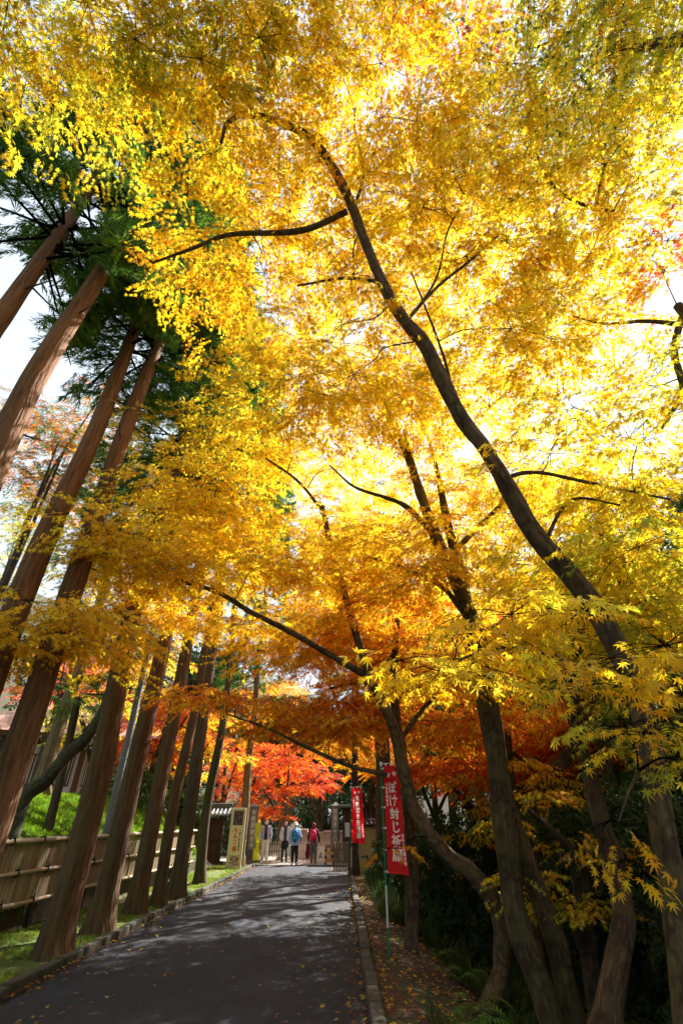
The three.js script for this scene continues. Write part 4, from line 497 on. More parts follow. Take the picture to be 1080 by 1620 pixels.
function write(ctx, keys, cx, y, size, w, color, squash = 1) { ctx.strokeStyle = color; ctx.lineWidth = w; ctx.lineCap = ctx.lineJoin = 'round'; for (const k of keys) { ctx.save(); ctx.translate(cx - size / 2, y); ctx.scale(size / 100, (size / 100) * squash); ctx.lineWidth = (w * 100) / size; ctx.stroke(new Path2D(GLYPH[k])); ctx.restore(); y += size * squash * 1.1; } return y; }
function print(w, h, draw) { const c = document.createElement('canvas'); c.width = w; c.height = h; const x = c.getContext('2d'); draw(x, w, h); const t = new THREE.CanvasTexture(c); t.colorSpace = THREE.SRGBColorSpace; return t; }

// ------------------------------------------------------------------ bamboo fence on the left
{
  const f = thing('bamboo_fence', 'long bamboo fence of upright slats with three tied pole rails along the left verge', 'fence'), r = rng(61), slat = [0, 1, 2].map((i) => { const g = new THREE.CylinderGeometry(0.021, 0.021, 0.98 - 0.012 * i, 5, 1, false, -1.2, 2.4); g.scale(1, 1, 0.55); return g; });
  const X = (z) => fenceX(z), y0 = 0.42, y1 = 1.38, ang = Math.atan2(X(20) - X(4), 16);
  for (let z = 9.0, i = 0; z < 20.6 && i < 298; z += 0.0405, i++) { const s = part('slat', slat[(r() * 3) | 0], slatMats[(r() * 5) | 0], f); s.position.set(X(z) + (r() - 0.5) * 0.008, (y0 + y1) / 2 + (r() - 0.5) * 0.02, -z); s.rotation.set((r() - 0.5) * 0.02, Math.PI / 2 - ang + (r() - 0.5) * 0.2, (r() - 0.5) * 0.012); }
  const rest = []; for (let z = 4; z < 9; z += 0.0405) rest.push(slat[0].clone().rotateY(Math.PI / 2).translate(X(z), (y0 + y1) / 2, -z)); part('slats', rest, slatMats[1], f, 'stuff');
  const rail = (y, off, rr, nm) => { for (let z = 4; z < 20.6; z += 4.15) { const z2 = Math.min(20.7, z + 4.2), P = [], R = []; for (let i = 0; i <= 14; i++) { const q = lerp(z, z2, i / 14); P.push(V(X(q) + off, y + 0.006 * Math.sin(q * 1.7 + y * 9), -q)); R.push(rr * (i % 3 === 1 ? 1.1 : 1)); } part(nm, limb({ P, R }, 10, { lump: 0.03, tint: [0.5, 0.38, 0.28], mossy: 0 }), std({ map: bambooTex, vertexColors: true, roughness: 0.6 }), f); } };
  rail(0.48, 0.045, 0.032, 'rail'); rail(0.92, 0.045, 0.03, 'rail'); rail(1.39, 0.05, 0.034, 'rail'); rail(1.40, -0.03, 0.034, 'rail');
  const knot = (y, z, rr) => { const t = new THREE.TorusGeometry(rr, 0.011, 6, 12); const g = [t.clone().translate(0, 0, -0.012), t.clone().translate(0, 0, 0.012), new THREE.SphereGeometry(0.022, 7, 5).translate(rr * 0.6, rr * 0.9, 0), rod(V(rr * 0.6, rr, 0), V(rr * 0.9, rr + 0.06, 0.03), 0.007, 0.004, 5), rod(V(rr * 0.6, rr, 0), V(rr * 0.8, rr + 0.05, -0.04), 0.007, 0.004, 5)]; const k = part('rope_knot', g, ropeMat, f); k.position.set(X(z) + 0.03, y, -z); };
  for (let z = 4.4; z < 20.5; z += 0.92) { knot(1.395, z, 0.052); knot(0.92, z + 0.4, 0.046); knot(0.48, z + 0.2, 0.048); }
  for (let z = 4; z < 20.7; z += 1.84) { const p = part('post', rod(V(0, -0.2, 0), V(0, 1.4, 0), 0.05, 0.045, 10), darkWood, f); p.position.set(X(z) - 0.07, 0, -z); }
  const w = new THREE.Group(); w.name = numbered('retaining_wall'); w.userData.kind = 'structure'; scene.add(w); const mossy = std({ map: moss.map, bumpMap: moss.bumpMap, bumpScale: 0.03, color: rgb(0.55, 0.5, 0.45), roughness: 1 });
  const slabs = [1.18, 1.19, 1.17].map((l) => box(0.22, 0.8, l, 0, 0, 0, 0.02)); for (let z = 3; z < 21; z += 1.2) { const s = part('wall_block', slabs[(r() * 3) | 0], r() < 0.5 ? stone : mossy, w); s.position.set(X(z + 0.6) - 0.22 + (r() - 0.5) * 0.02, 0.02, -z - 0.6); s.rotation.y = -ang + Math.PI * 0; }
}
// grey pole on the bank
{ const p = at(170, 1312, 14.6), o = thing('utility_pole', 'smooth grey utility pole on the bank behind the bamboo fence between two cedars', 'pole', [p.x, terrain(p.x, 14.6), p.z]); part('shaft', new THREE.CylinderGeometry(0.075, 0.105, 9, 20, 1).translate(0, 4.3, 0), std({ map: stoneTex, color: rgb(0.85, 0.95, 1.1), roughness: 0.8 }), o); part('band', new THREE.CylinderGeometry(0.105, 0.106, 0.05, 20, 1, true).translate(0, 2.3, 0), plain(0.3, 0.31, 0.32, 0.5, { metalness: 0.6 }), o); }

// ------------------------------------------------------------------ banners
function banner(px, py, w, h, label, ybot, turn, art, tubeH) {
  const g = onGround(px, py, px > 600 ? -0.12 : 0.02), o = thing('banner', label, 'banner', [g.x, g.y, g.z], turn, 'red prayer banners by the right kerb');
  part('pole', [new THREE.CylinderGeometry(0.013, 0.016, tubeH, 10, 1).translate(0, tubeH / 2 - 0.1, 0)], plain(0.01, 0.16, 0.055, 0.4), o);
  part('foot', new THREE.CylinderGeometry(0.014, 0.014, 0.5, 10, 1).translate(0, 0.72, 0), plain(0.5, 0.5, 0.48, 0.4), o).scale.set(1.25, 1, 1.25);
  part('top_rod', rod(V(-0.03, ybot + h + 0.03, 0), V(w + 0.04, ybot + h + 0.045, 0), 0.008), plain(0.7, 0.68, 0.62, 0.5), o);
  part('pole_cap', new THREE.CylinderGeometry(0.022, 0.022, 0.07, 10, 1).translate(0, ybot + h + 0.03, 0), plain(0.75, 0.75, 0.72, 0.5), o);
  const flag = new THREE.PlaneGeometry(w, h, 16, 60), p = flag.attributes.position; for (let i = 0; i < p.count; i++) { const u = p.getX(i) / w + 0.5, v = p.getY(i) / h + 0.5; p.setXYZ(i, p.getX(i) + w / 2 + 0.035 + (1 - v) * 0.07 * u, p.getY(i) + ybot + h / 2 - 0.03 * u * u * (1 - v), 0.035 * Math.sin(u * 5 + v * 6) * (0.2 + u) + 0.02 * Math.sin(v * 13 + u * 3) * u + 0.012 * Math.sin(v * 31 + u * 9)); } flag.computeVertexNormals();
  part('cloth', flag, new THREE.MeshPhysicalMaterial({ map: art, roughness: 0.9, side: THREE.DoubleSide, transmission: 0.3, thickness: 0 }), o);
  for (let i = 0; i < 6; i++) part('tab', box(0.065, 0.028, 0.012, 0.012, ybot + 0.02 + (h - 0.06) * (i / 5), 0, 0.003), plain(0.75, 0.73, 0.68, 0.7), o);
  for (let i = 0; i < 3; i++) part('tab', box(0.024, 0.07, 0.012, 0.08 + (w - 0.08) * (i / 2), ybot + h + 0.01, 0.002, 0.003), plain(0.8, 0.7, 0.66, 0.7), o);
}
const WHITE = '#f3ece6', small = (x, X, y0, y1, n, s, seed) => { const r = rng(seed), k = Object.keys(GLYPH); for (let i = 0; i < n; i++) write(x, [k[(r() * k.length) | 0]], X, lerp(y0, y1, i / n), s, 4.2, WHITE); };
const artA = print(240, 1180, (x, w, h) => { x.fillStyle = '#d4000c'; x.fillRect(0, 0, w, h); write(x, ['ho'], 168, 66, 58, 8, WHITE); write(x, ['no'], 72, 80, 58, 8, WHITE); write(x, ['bo', 'ke', 'fuu', 'ji', 'ki', 'gan'], 126, 190, 118, 17, WHITE, 1.13); x.fillStyle = WHITE; write(x, ['ima', 'kuma', 'ya', 'kan', 'on', 'tera'], 38, 205, 32, 5, WHITE, 1.3); write(x, ['on', 'tera', 'nan', 'mu', 'kan', 'se', 'ban'], 212, 760, 33, 5, WHITE, 1.3); });
const artB = print(300, 1080, (x, w, h) => { x.fillStyle = '#d4000c'; x.fillRect(0, 0, w, h); write(x, ['ho'], 206, 50, 62, 8, WHITE); write(x, ['no'], 92, 62, 62, 8, WHITE); write(x, ['nan', 'mu', 'kan', 'se', 'on', 'bosatsu', 'satsu'], 156, 146, 108, 13, WHITE, 1.02); write(x, ['ima', 'kuma', 'ya', 'kan', 'tera'], 54, 190, 32, 5, WHITE, 1.25); write(x, ['on', 'tera', 'nan', 'mu', 'kan', 'se'], 260, 700, 32, 5, WHITE, 1.3); });
banner(616, 1536, 0.26, 1.5, 'big red prayer banner with white brush lettering, nearer of the two on the right', 1.12, -0.16, artA, 2.75);
banner(556, 1402, 0.34, 1.5, 'smaller red prayer banner farther along the right kerb near the gate pillar', 1.08, -0.1, artB, 2.72);
{ const g = onGround(553, 1392, 0); const o = thing('notice_post', 'slim dark post with a small blue and white notice left of the smaller red banner', 'sign', [g.x, 0, g.z]); part('post', box(0.07, 1.5, 0.07, 0, 0.75, 0), plain(0.06, 0.07, 0.06), o); part('panel', box(0.17, 0.42, 0.02, -0.07, 1.42, 0.05, 0.004), std({ map: print(64, 160, (x, w, h) => { x.fillStyle = '#c9ccd2'; x.fillRect(0, 0, w, h); x.fillStyle = '#3b4f78'; x.fillRect(0, 0, w, h * 0.55); x.fillStyle = '#e8e8ea'; x.fillRect(8, 20, 20, 50); }), roughness: 0.5 }), o); }

// ------------------------------------------------------------------ gate: two inscribed stone pillars
function pillar(px, py, w, h, label, keys, turn) {
  const g = onGround(px, py), o = thing('gate_pillar', label, 'pillar', [g.x, 0, g.z], turn, 'stone gate pillars');
  part('shaft', box(w, h, w, 0, h / 2 - 0.05, 0, 0.02), std({ map: stoneTex, bumpMap: stoneBump, bumpScale: 0.012, color: rgb(0.52, 0.55, 0.5), roughness: 0.9 }), o);
  const cap = new THREE.CylinderGeometry(0.04, w * 0.74, 0.17, 4, 1); cap.rotateY(Math.PI / 4).translate(0, h + 0.03, 0); part('cap', cap.toNonIndexed(), stone, o).geometry.computeVertexNormals();
  part('collar', box(w * 1.06, 0.05, w * 1.06, 0, h - 0.06, 0, 0.01), stone, o);
  const ins = new THREE.PlaneGeometry(w * 0.8, h * 0.72).translate(0, h * 0.58, w / 2 + 0.004); part('inscription', ins, std({ roughness: 0.9, map: print(128, 560, (x, W, H) => { x.fillStyle = '#7d7c72'; x.fillRect(0, 0, W, H); const r = rng(4); for (let i = 0; i < 700; i++) { x.fillStyle = `rgba(${r() < 0.5 ? '60,62,50' : '150,148,138'},0.25)`; x.fillRect(r() * W, r() * H, 2 + r() * 6, 2 + r() * 9); } write(x, keys, 64, 16, 80, 9, '#d9d6cc'); }) }), o);
  part('plinth', box(w * 1.3, 0.14, w * 1.3, 0, 0.05, 0, 0.02), stone, o);
}
pillar(395, 1366, 0.42, 2.33, 'weathered stone gate pillar with a carved inscription, left of the walkers', ['ima', 'kuma', 'ya', 'kan', 'on', 'tera'], 0.12);
pillar(530, 1364, 0.42, 2.38, 'weathered stone gate pillar with a carved inscription, right of the walkers by the smaller banner', ['nishi', 'koku', 'dai', 'ju', 'hachi', 'ban'], -0.05);
// festival signboard leaning by the pillar
{
  const g = onGround(368, 1379), o = thing('signboard', 'tall cream festival signboard with red lettering leaning in front of the left gate pillar', 'sign', [g.x, 0.02, g.z], 0.05), W = 0.56, H = 2.05, lean = new THREE.Group(); o.rotation.x = -0.06;
  const art = print(240, 900, (x, w, h) => { x.fillStyle = '#ddd3a0'; x.fillRect(0, 0, w, h); const r = rng(8); x.fillStyle = '#23242f'; x.fillRect(20, 16, 200, 236); for (let i = 0; i < 240; i++) { x.fillStyle = ['#7d2a1c', '#a8452a', '#3c3f55', '#5b4a3c', '#9d8a9a', '#20303a'][(r() * 6) | 0]; const a = r() * 200, b = r() * 236; x.globalAlpha = 0.6; x.beginPath(); x.arc(20 + a, 16 + b, 4 + 12 * r(), 0, 7); x.fill(); } x.globalAlpha = 1; x.fillStyle = '#ddd3a0'; x.fillRect(0, 0, 20, h); x.fillRect(220, 0, 20, h); x.fillRect(0, 0, w, 16); x.fillRect(0, 252, w, 420);
    write(x, ['mo', 'mi', 'ji'], 96, 286, 84, 13, '#d8401a'); write(x, ['matsuri'], 100, 570, 94, 13, '#d8401a'); write(x, ['ju', 'ban', 'hachi', 'tera', 'on', 'nishi', 'ima'], 186, 310, 36, 6, '#3c4a24', 1.25); write(x, ['ju', 'ima'], 30, 330, 16, 3, '#5a5a34');
    for (let i = 0; i < 130; i++) { x.fillStyle = ['#7a1f38', '#4a2438', '#a03a4a', '#3a2a30'][(r() * 4) | 0]; x.save(); x.translate(24 + r() * 190, 712 + r() * 150); x.rotate(r() * 6); x.fillRect(-9, -3, 18, 6); x.fillRect(-3, -9, 6, 18); x.restore(); } });
  part('board', box(W, H, 0.04, 0, H / 2 + 0.05, 0, 0.004), plain(0.55, 0.48, 0.3), o); part('poster', new THREE.PlaneGeometry(W - 0.07, H - 0.07).translate(0, H / 2 + 0.05, 0.023), std({ map: art, roughness: 0.6 }), o);
  const fm = plain(0.75, 0.66, 0.42); for (const s of [-1, 1]) { part('frame', box(0.045, H + 0.05, 0.06, s * (W / 2), H / 2 + 0.05, 0.005), fm, o); part('frame', box(W - 0.05, 0.045, 0.058, 0, H / 2 + 0.05 + s * H / 2, 0.005), fm, o); }
  for (const s of [-1, 1]) part('brace', rod(V(s * 0.2, 1.5, -0.02), V(s * 0.22, 0, -0.5), 0.018), darkWood, o);
}
// roofed wooden wall left of the gate: posts, boards, tiled roof
{
  const z = 26.2, o = thing('roofed_wall', 'low wooden wall with a small grey tiled roof left of the gate', 'wall', [-7.3, 0, -z]), L = 3.9;
  part('sill', box(L, 0.14, 0.16, 0, 0.1, 0), darkWood, o); part('beam', box(L, 0.13, 0.14, 0, 1.75, 0), darkWood, o); part('middle_rail', box(L, 0.07, 0.1, 0, 0.95, 0.03), darkWood, o);
  const boards = [0.155, 0.15, 0.16].map((w) => box(w, 1.6, 0.024, 0, 0.9, 0, 0.003)), bm = [midWood, woodOf(0.26, 0.15, 0.075), woodOf(0.17, 0.095, 0.05)], r = rng(33);
  for (let x = -L / 2 + 0.1; x < L / 2 - 0.9; x += 0.163) part('board', boards[(r() * 3) | 0], bm[(r() * 3) | 0], o).position.set(x, 0, 0.01 + 0.006 * r());
  for (const x of [-L / 2, -L / 2 + 1.0, -L / 2 + 2.0, L / 2 - 0.85, L / 2 - 0.2]) part('post', box(0.13, 1.9, 0.15, x, 0.9, 0.02), darkWood, o); part('door_leaf', box(0.55, 1.6, 0.05, L / 2 - 0.52, 0.9, -0.02), woodOf(0.10, 0.05, 0.035), o);
  const roof = part('roof', [new THREE.BoxGeometry(1.75, 0.04, 0.62).rotateX(0.42).translate(L / 2 - 0.75, 2.02, 0.27), new THREE.BoxGeometry(1.75, 0.04, 0.62).rotateX(-0.42).translate(L / 2 - 0.75, 2.02, -0.27)], darkWood, o);
  const tile = new THREE.CylinderGeometry(0.06, 0.065, 0.66, 8, 1, false).rotateX(Math.PI / 2 + 0.42), pan = new THREE.BoxGeometry(0.11, 0.03, 0.66).rotateX(0.42), end = new THREE.CylinderGeometry(0.062, 0.062, 0.05, 12).rotateX(Math.PI / 2);
  for (let x = L / 2 - 1.58; x < L / 2 + 0.1; x += 0.185) { part('roof_tile', tile, tileMat, roof).position.set(x, 2.07, 0.28); part('roof_tile', pan, tileMat, roof).position.set(x + 0.092, 2.05, 0.28); part('eave_tile', end, plain(0.28, 0.27, 0.26), roof).position.set(x, 1.93, 0.60); }
  part('ridge', box(1.8, 0.14, 0.2, L / 2 - 0.75, 2.24, 0, 0.03), tileMat, roof); part('ridge_cap', new THREE.CylinderGeometry(0.06, 0.06, 1.84, 10).rotateZ(Math.PI / 2).translate(L / 2 - 0.75, 2.33, 0), tileMat, roof);
  const f = thing('board_fence', 'plain brown board fence between the bamboo fence and the roofed wall', 'fence', [-7.0, 0, -22.8], 0.06); for (let i = 0; i < 8; i++) part('board', boards[i % 3], bm[(r() * 3) | 0], f).position.set(0.1 + i * 0.165, 0, 0.01 * r()); part('rail', box(1.5, 0.09, 0.05, 0.7, 1.55, 0.04), darkWood, f); part('rail', box(1.5, 0.09, 0.05, 0.7, 0.9, 0.04), darkWood, f); for (const x of [0, 1.42]) part('post', box(0.11, 1.8, 0.11, x, 0.85, 0), darkWood, f);
}
// ochre earthen wall right of the gate, low picket fence, dark shed, pale walls behind
{
  const o = thing('earthen_wall', 'sunlit ochre earthen wall with a tiled coping right of the gate', 'wall', [1.7, 0, -22.6], 0.1); part('wall', box(2.5, 1.55, 0.3, 0, 0.72, 0, 0.02), plaster(0.62, 0.5, 0.24), o); part('footing', box(2.6, 0.2, 0.38, 0, 0.0, 0), stone, o);
  const c = part('coping', box(2.6, 0.05, 0.5, 0, 1.53, 0, 0.01), darkWood, o); const t = new THREE.CylinderGeometry(0.055, 0.055, 0.3, 8).rotateX(Math.PI / 2 + 0.4); for (let x = -1.22; x < 1.25; x += 0.17) { part('roof_tile', t, tileMat, c).position.set(x, 1.6, 0.14); part('roof_tile', t.clone().rotateY(Math.PI), tileMat, c).position.set(x, 1.6, -0.14); } part('ridge', box(2.6, 0.1, 0.14, 0, 1.7, 0, 0.03), tileMat, c);
  const s = thing('dark_shed', 'dark brown timber gatehouse wall behind the right gate pillar', 'building', [1.35, 0, -28.5]); part('wall', box(2.6, 2.2, 2.4, 0, 1.1, 0, 0.01), woodOf(0.045, 0.028, 0.02), s); part('roof', box(3.1, 0.12, 2.9, 0, 2.28, 0, 0.02), tileMat, s); for (const x of [-1.2, -0.4, 0.4, 1.2]) part('post', box(0.12, 2.2, 0.06, x, 1.1, 1.22), darkWood, s);
  const p = thing('picket_fence', 'low weathered picket fence standing against the right gate pillar', 'fence', [0.05, 0, -23.9], 0.25), pk = box(0.06, 0.95, 0.035, 0, 0.45, 0, 0.006), r = rng(9); for (let i = 0; i < 11; i++) { const q = part('picket', pk, woodOf(0.17, 0.15, 0.12), p); q.position.set(-0.35 + i * 0.095, 0.02 * r(), 0); q.rotation.z = (r() - 0.5) * 0.06; } part('rail', box(1.1, 0.06, 0.03, 0.12, 0.7, -0.035), darkWood, p); part('rail', box(1.1, 0.06, 0.03, 0.12, 0.3, -0.035), darkWood, p);
  const b = thing('stepped_wall', 'pale pinkish plaster wall stepping down behind the gate', 'wall', [-1.4, 0, -31]); [[-0.9, 1.22, 0.9], [0, 1.1, 0.9], [0.95, 1.16, 1.0]].forEach(([x, h, w], i) => { part('wall', box(w, h, 0.3, x, h / 2, i * 0.02, 0.01), plaster(0.66, 0.52, 0.45), b); part('coping', box(w + 0.02, 0.09, 0.44, x, h + 0.04, i * 0.02, 0.02), plaster(0.7, 0.58, 0.5), b); });
  const y = thing('yellow_banner_cloth', 'bright yellow-green standing cloth sign behind the left gate pillar', 'sign', [-4.05, 0, -27.4]); const cl = new THREE.PlaneGeometry(0.28, 1.45, 6, 14), q = cl.attributes.position; for (let i = 0; i < q.count; i++) q.setZ(i, 0.03 * Math.sin(q.getY(i) * 6 + q.getX(i) * 9)); cl.translate(0, 0.85, 0).computeVertexNormals(); part('cloth', cl, new THREE.MeshPhysicalMaterial({ color: rgb(0.75, 0.78, 0.02), roughness: 0.9, side: THREE.DoubleSide, transmission: 0.35, thickness: 0 }), y); part('pole', rod(V(-0.15, 0, 0), V(-0.15, 1.65, 0), 0.012), plain(0.7, 0.7, 0.65), y); part('top_rod', rod(V(-0.17, 1.6, 0), V(0.15, 1.6, 0), 0.008), plain(0.7, 0.7, 0.65), y);
}
// folding gate across the end of the drive, no-entry board, stacked barriers
{
  const o = thing('folding_gate', 'pale folding lattice gate across the end of the drive behind the walkers', 'gate', [-3.6, 0.02, -28.3]), m = plain(0.8, 0.74, 0.62, 0.5), n = 26, W = 3.1, bar = box(0.03, 0.8, 0.026, 0, 0.42, 0, 0.004), len = Math.hypot(W / n * 2, 0.55), lat = box(0.014, len, 0.008, 0, 0, 0, 0.002), a = Math.atan2(W / n * 2, 0.55);
  for (let i = 0; i <= n; i++) part('upright', bar, m, o).position.set((i / n) * W, 0, 0);
  for (let i = 0; i < n - 1; i++) for (const s of [-1, 1]) { const l = part('lattice_bar', lat, m, o); l.position.set(((i + 1) / n) * W, 0.42, 0.019 * s); l.rotation.z = s * a; }
  for (let i = 0; i <= n; i += 4) { const w = part('wheel', new THREE.CylinderGeometry(0.03, 0.03, 0.02, 12).rotateZ(Math.PI / 2), plain(0.03, 0.03, 0.03), o); w.position.set((i / n) * W, 0.03, 0); }
  const s = thing('stop_board', 'small white no-entry board hung low on the right end of the folding gate', 'sign', [-1.0, 0.02, -27.2]); part('board', box(0.38, 0.52, 0.02, 0, 0.38, 0, 0.004), std({ roughness: 0.5, map: null, color: rgb(0.8, 0.8, 0.78) }), s); part('print', new THREE.PlaneGeometry(0.36, 0.5).translate(0, 0.38, 0.013), std({ roughness: 0.5, map: print(128, 160, (x, w, h) => { x.fillStyle = '#f4f3ef'; x.fillRect(0, 0, w, h); write(x, ['tome'], 74, 56, 78, 11, '#15171c'); x.fillStyle = '#c9cbd0'; x.fillRect(10, 12, 60, 8); x.fillRect(10, 26, 46, 6); }) }), s); for (const k of [-1, 1]) part('leg', box(0.025, 0.66, 0.025, k * 0.16, 0.33, -0.025), plain(0.6, 0.6, 0.6), s);
  for (let i = 0; i < 3; i++) { const b = thing('barrier', ['lowest yellow and black barrier plank of the small stack by the right gate pillar', 'middle yellow barrier plank of the stack by the right gate pillar', 'topmost brown barrier plank of the stack by the right gate pillar'][i], 'barrier', [-0.55, 0.12 + i * 0.26, -26.6], 0, 'stacked barrier planks'); part('plank', box(0.42, 0.13, 0.08, 0, 0.06, 0, 0.01), plain(...[[0.35, 0.24, 0.06], [0.45, 0.34, 0.1], [0.25, 0.14, 0.07]][i]), b); for (const k of [-1, 1]) part('block', box(0.09, 0.1, 0.14, k * 0.18, -0.08, 0, 0.01), plain(0.025, 0.022, 0.02), b); }
}
// temple hall on the left bank
{
  const p = at(66, 1270, 24), g = terrain(p.x, 26) - 1.0, o = thing('temple_hall', 'white temple hall with brown eaves and red-trimmed base among trees on the left bank', 'building', [p.x, g, p.z - 2.5], 0.45);
  const white = plaster(0.8, 0.76, 0.7), brown = woodOf(0.2, 0.09, 0.045), red = plain(0.4, 0.03, 0.02, 0.7);
  part('base', box(6.6, 0.34, 5.6, 0, 0.35, 0, 0.02), white, o); part('base_trim', box(6.66, 0.14, 5.66, 0, 0.6, 0, 0.01), red, o); part('wall', box(5.6, 2.5, 4.6, 0, 1.9, 0, 0.01), white, o);
  for (let i = 0; i < 5; i++) part('column', new THREE.CylinderGeometry(0.11, 0.11, 2.6, 14).translate(-2.75 + i * 1.375, 1.9, 2.4), brown, o);
  for (let i = 0; i < 4; i++) { const w = part('window', box(0.86, 1.25, 0.06, -2.06 + i * 1.375, 2.0, 2.31, 0.005), brown, o); for (let k = 0; k < 7; k++) part('window_bar', box(0.035, 1.1, 0.03, -2.42 + i * 1.375 + k * 0.12, 2.0, 2.35, 0.003), white, w); }
  part('lintel', box(5.9, 0.2, 0.18, 0, 3.1, 2.42), brown, o);
  const hip = (w, d, w2, d2, y0, y1) => { const q = [[-w, y0, d], [w, y0, d], [w, y0, -d], [-w, y0, -d], [-w2, y1, d2], [w2, y1, d2], [w2, y1, -d2], [-w2, y1, -d2]].map((a) => V(...a)), t = new Tris(), f = (a, b, c, e) => { t.tri(q[a], q[b], q[c], [1, 1, 1]); t.tri(q[a], q[c], q[e], [1, 1, 1]); }; f(0, 1, 5, 4); f(1, 2, 6, 5); f(2, 3, 7, 6); f(3, 0, 4, 7); f(3, 2, 1, 0); f(4, 5, 6, 7); return t.build(); };
  const rf = part('roof', hip(4.6, 4.1, 2.2, 0.15, 3.3, 5.4), plaster(0.34, 0.2, 0.15), o); part('eave', hip(4.4, 3.9, 4.55, 4.05, 3.12, 3.29), brown, rf); for (let i = 0; i < 22; i++) part('rafter', box(0.09, 0.09, 1.5, -4.2 + i * 0.4, 3.16, 3.2, 0.01), plaster(0.7, 0.55, 0.42), rf); part('ridge', box(4.6, 0.3, 0.36, 0, 5.5, 0, 0.05), tileMat, rf);
}
// a crumpled white paper by the left kerb
{ const g = onGround(314, 1426), o = thing('paper_scrap', 'crumpled white paper scrap on the road by the left kerb', 'litter', [g.x, 0.02, g.z]), s = new THREE.IcosahedronGeometry(0.05, 2), p = s.attributes.position; for (let i = 0; i < p.count; i++) { const k = 0.6 + 0.8 * noise3(p.getX(i) * 40, p.getY(i) * 40, p.getZ(i) * 40); p.setXYZ(i, p.getX(i) * k * 1.6, Math.max(-0.01, p.getY(i) * k * 0.5), p.getZ(i) * k); } s.computeVertexNormals(); part('paper', s, plain(0.8, 0.8, 0.8), o); }

// ------------------------------------------------------------------ people: fields of tapered limbs meshed as one skin, clothes grown over them
function capsule(a, b, ra, rb) { const d = b.clone().sub(a), l2 = d.lengthSq() || 1e-9; return (x, y, z) => { const px = x - a.x, py = y - a.y, pz = z - a.z, t = clamp((px * d.x + py * d.y + pz * d.z) / l2), qx = px - d.x * t, qy = py - d.y * t, qz = pz - d.z * t; return Math.sqrt(qx * qx + qy * qy + qz * qz) - lerp(ra, rb, t); }; }
function ellipsoid(c, rx, ry, rz) { const m = Math.min(rx, ry, rz); return (x, y, z) => (Math.hypot((x - c.x) / rx, (y - c.y) / ry, (z - c.z) / rz) - 1) * m; }
const blend = (list, k) => (x, y, z) => { let d = list[0](x, y, z); for (let i = 1; i < list.length; i++) { const e = list[i](x, y, z), h = clamp(0.5 + (0.5 * (e - d)) / k); d = lerp(e, d, h) - k * h * (1 - h); } return d; };
function skin(f, lo, hi, cell) {   // surface nets
  const n = [0, 1, 2].map((k) => Math.ceil((hi[k] - lo[k]) / cell) + 1), id = (i, j, k) => (k * n[1] + j) * n[0] + i, val = new Float32Array(n[0] * n[1] * n[2]);
  for (let k = 0; k < n[2]; k++) for (let j = 0; j < n[1]; j++) for (let i = 0; i < n[0]; i++) val[id(i, j, k)] = f(lo[0] + i * cell, lo[1] + j * cell, lo[2] + k * cell);
  const vert = new Int32Array(val.length).fill(-1), pos = [], idx = [];
  for (let k = 0; k + 1 < n[2]; k++) for (let j = 0; j + 1 < n[1]; j++) for (let i = 0; i + 1 < n[0]; i++) {
    let c = 0, sx = 0, sy = 0, sz = 0; const g = (a, b, d) => val[id(i + a, j + b, k + d)];
    const edge = (a, b, d, e, h, l) => { const u = g(a, b, d), w = g(e, h, l); if (u < 0 !== w < 0) { const t = u / (u - w); sx += a + (e - a) * t; sy += b + (h - b) * t; sz += d + (l - d) * t; c++; } };
    for (let b = 0; b < 2; b++) for (let d = 0; d < 2; d++) { edge(0, b, d, 1, b, d); edge(b, 0, d, b, 1, d); edge(b, d, 0, b, d, 1); }
    if (c) { vert[id(i, j, k)] = pos.length / 3; pos.push(lo[0] + (i + sx / c) * cell, lo[1] + (j + sy / c) * cell, lo[2] + (k + sz / c) * cell); }
  }
  const quad = (a, b, c, d, flip) => { if (a < 0 || b < 0 || c < 0 || d < 0) return; flip ? idx.push(a, c, b, a, d, c) : idx.push(a, b, c, a, c, d); };
  for (let k = 1; k + 1 < n[2]; k++) for (let j = 1; j + 1 < n[1]; j++) for (let i = 1; i + 1 < n[0]; i++) {
    const v = val[id(i, j, k)] < 0;
    if (v !== val[id(i + 1, j, k)] < 0) quad(vert[id(i, j - 1, k - 1)], vert[id(i, j, k - 1)], vert[id(i, j, k)], vert[id(i, j - 1, k)], !v);
    if (v !== val[id(i, j + 1, k)] < 0) quad(vert[id(i - 1, j, k - 1)], vert[id(i - 1, j, k)], vert[id(i, j, k)], vert[id(i, j, k - 1)], !v);
    if (v !== val[id(i, j, k + 1)] < 0) quad(vert[id(i - 1, j - 1, k)], vert[id(i, j - 1, k)], vert[id(i, j, k)], vert[id(i - 1, j, k)], !v);
  }
  const g = new THREE.BufferGeometry(); g.setAttribute('position', new THREE.Float32BufferAttribute(pos, 3)); g.setAttribute('uv', new THREE.BufferAttribute(new Float32Array((pos.length / 3) * 2), 2)); g.setIndex(idx); g.computeVertexNormals(); return g;
}
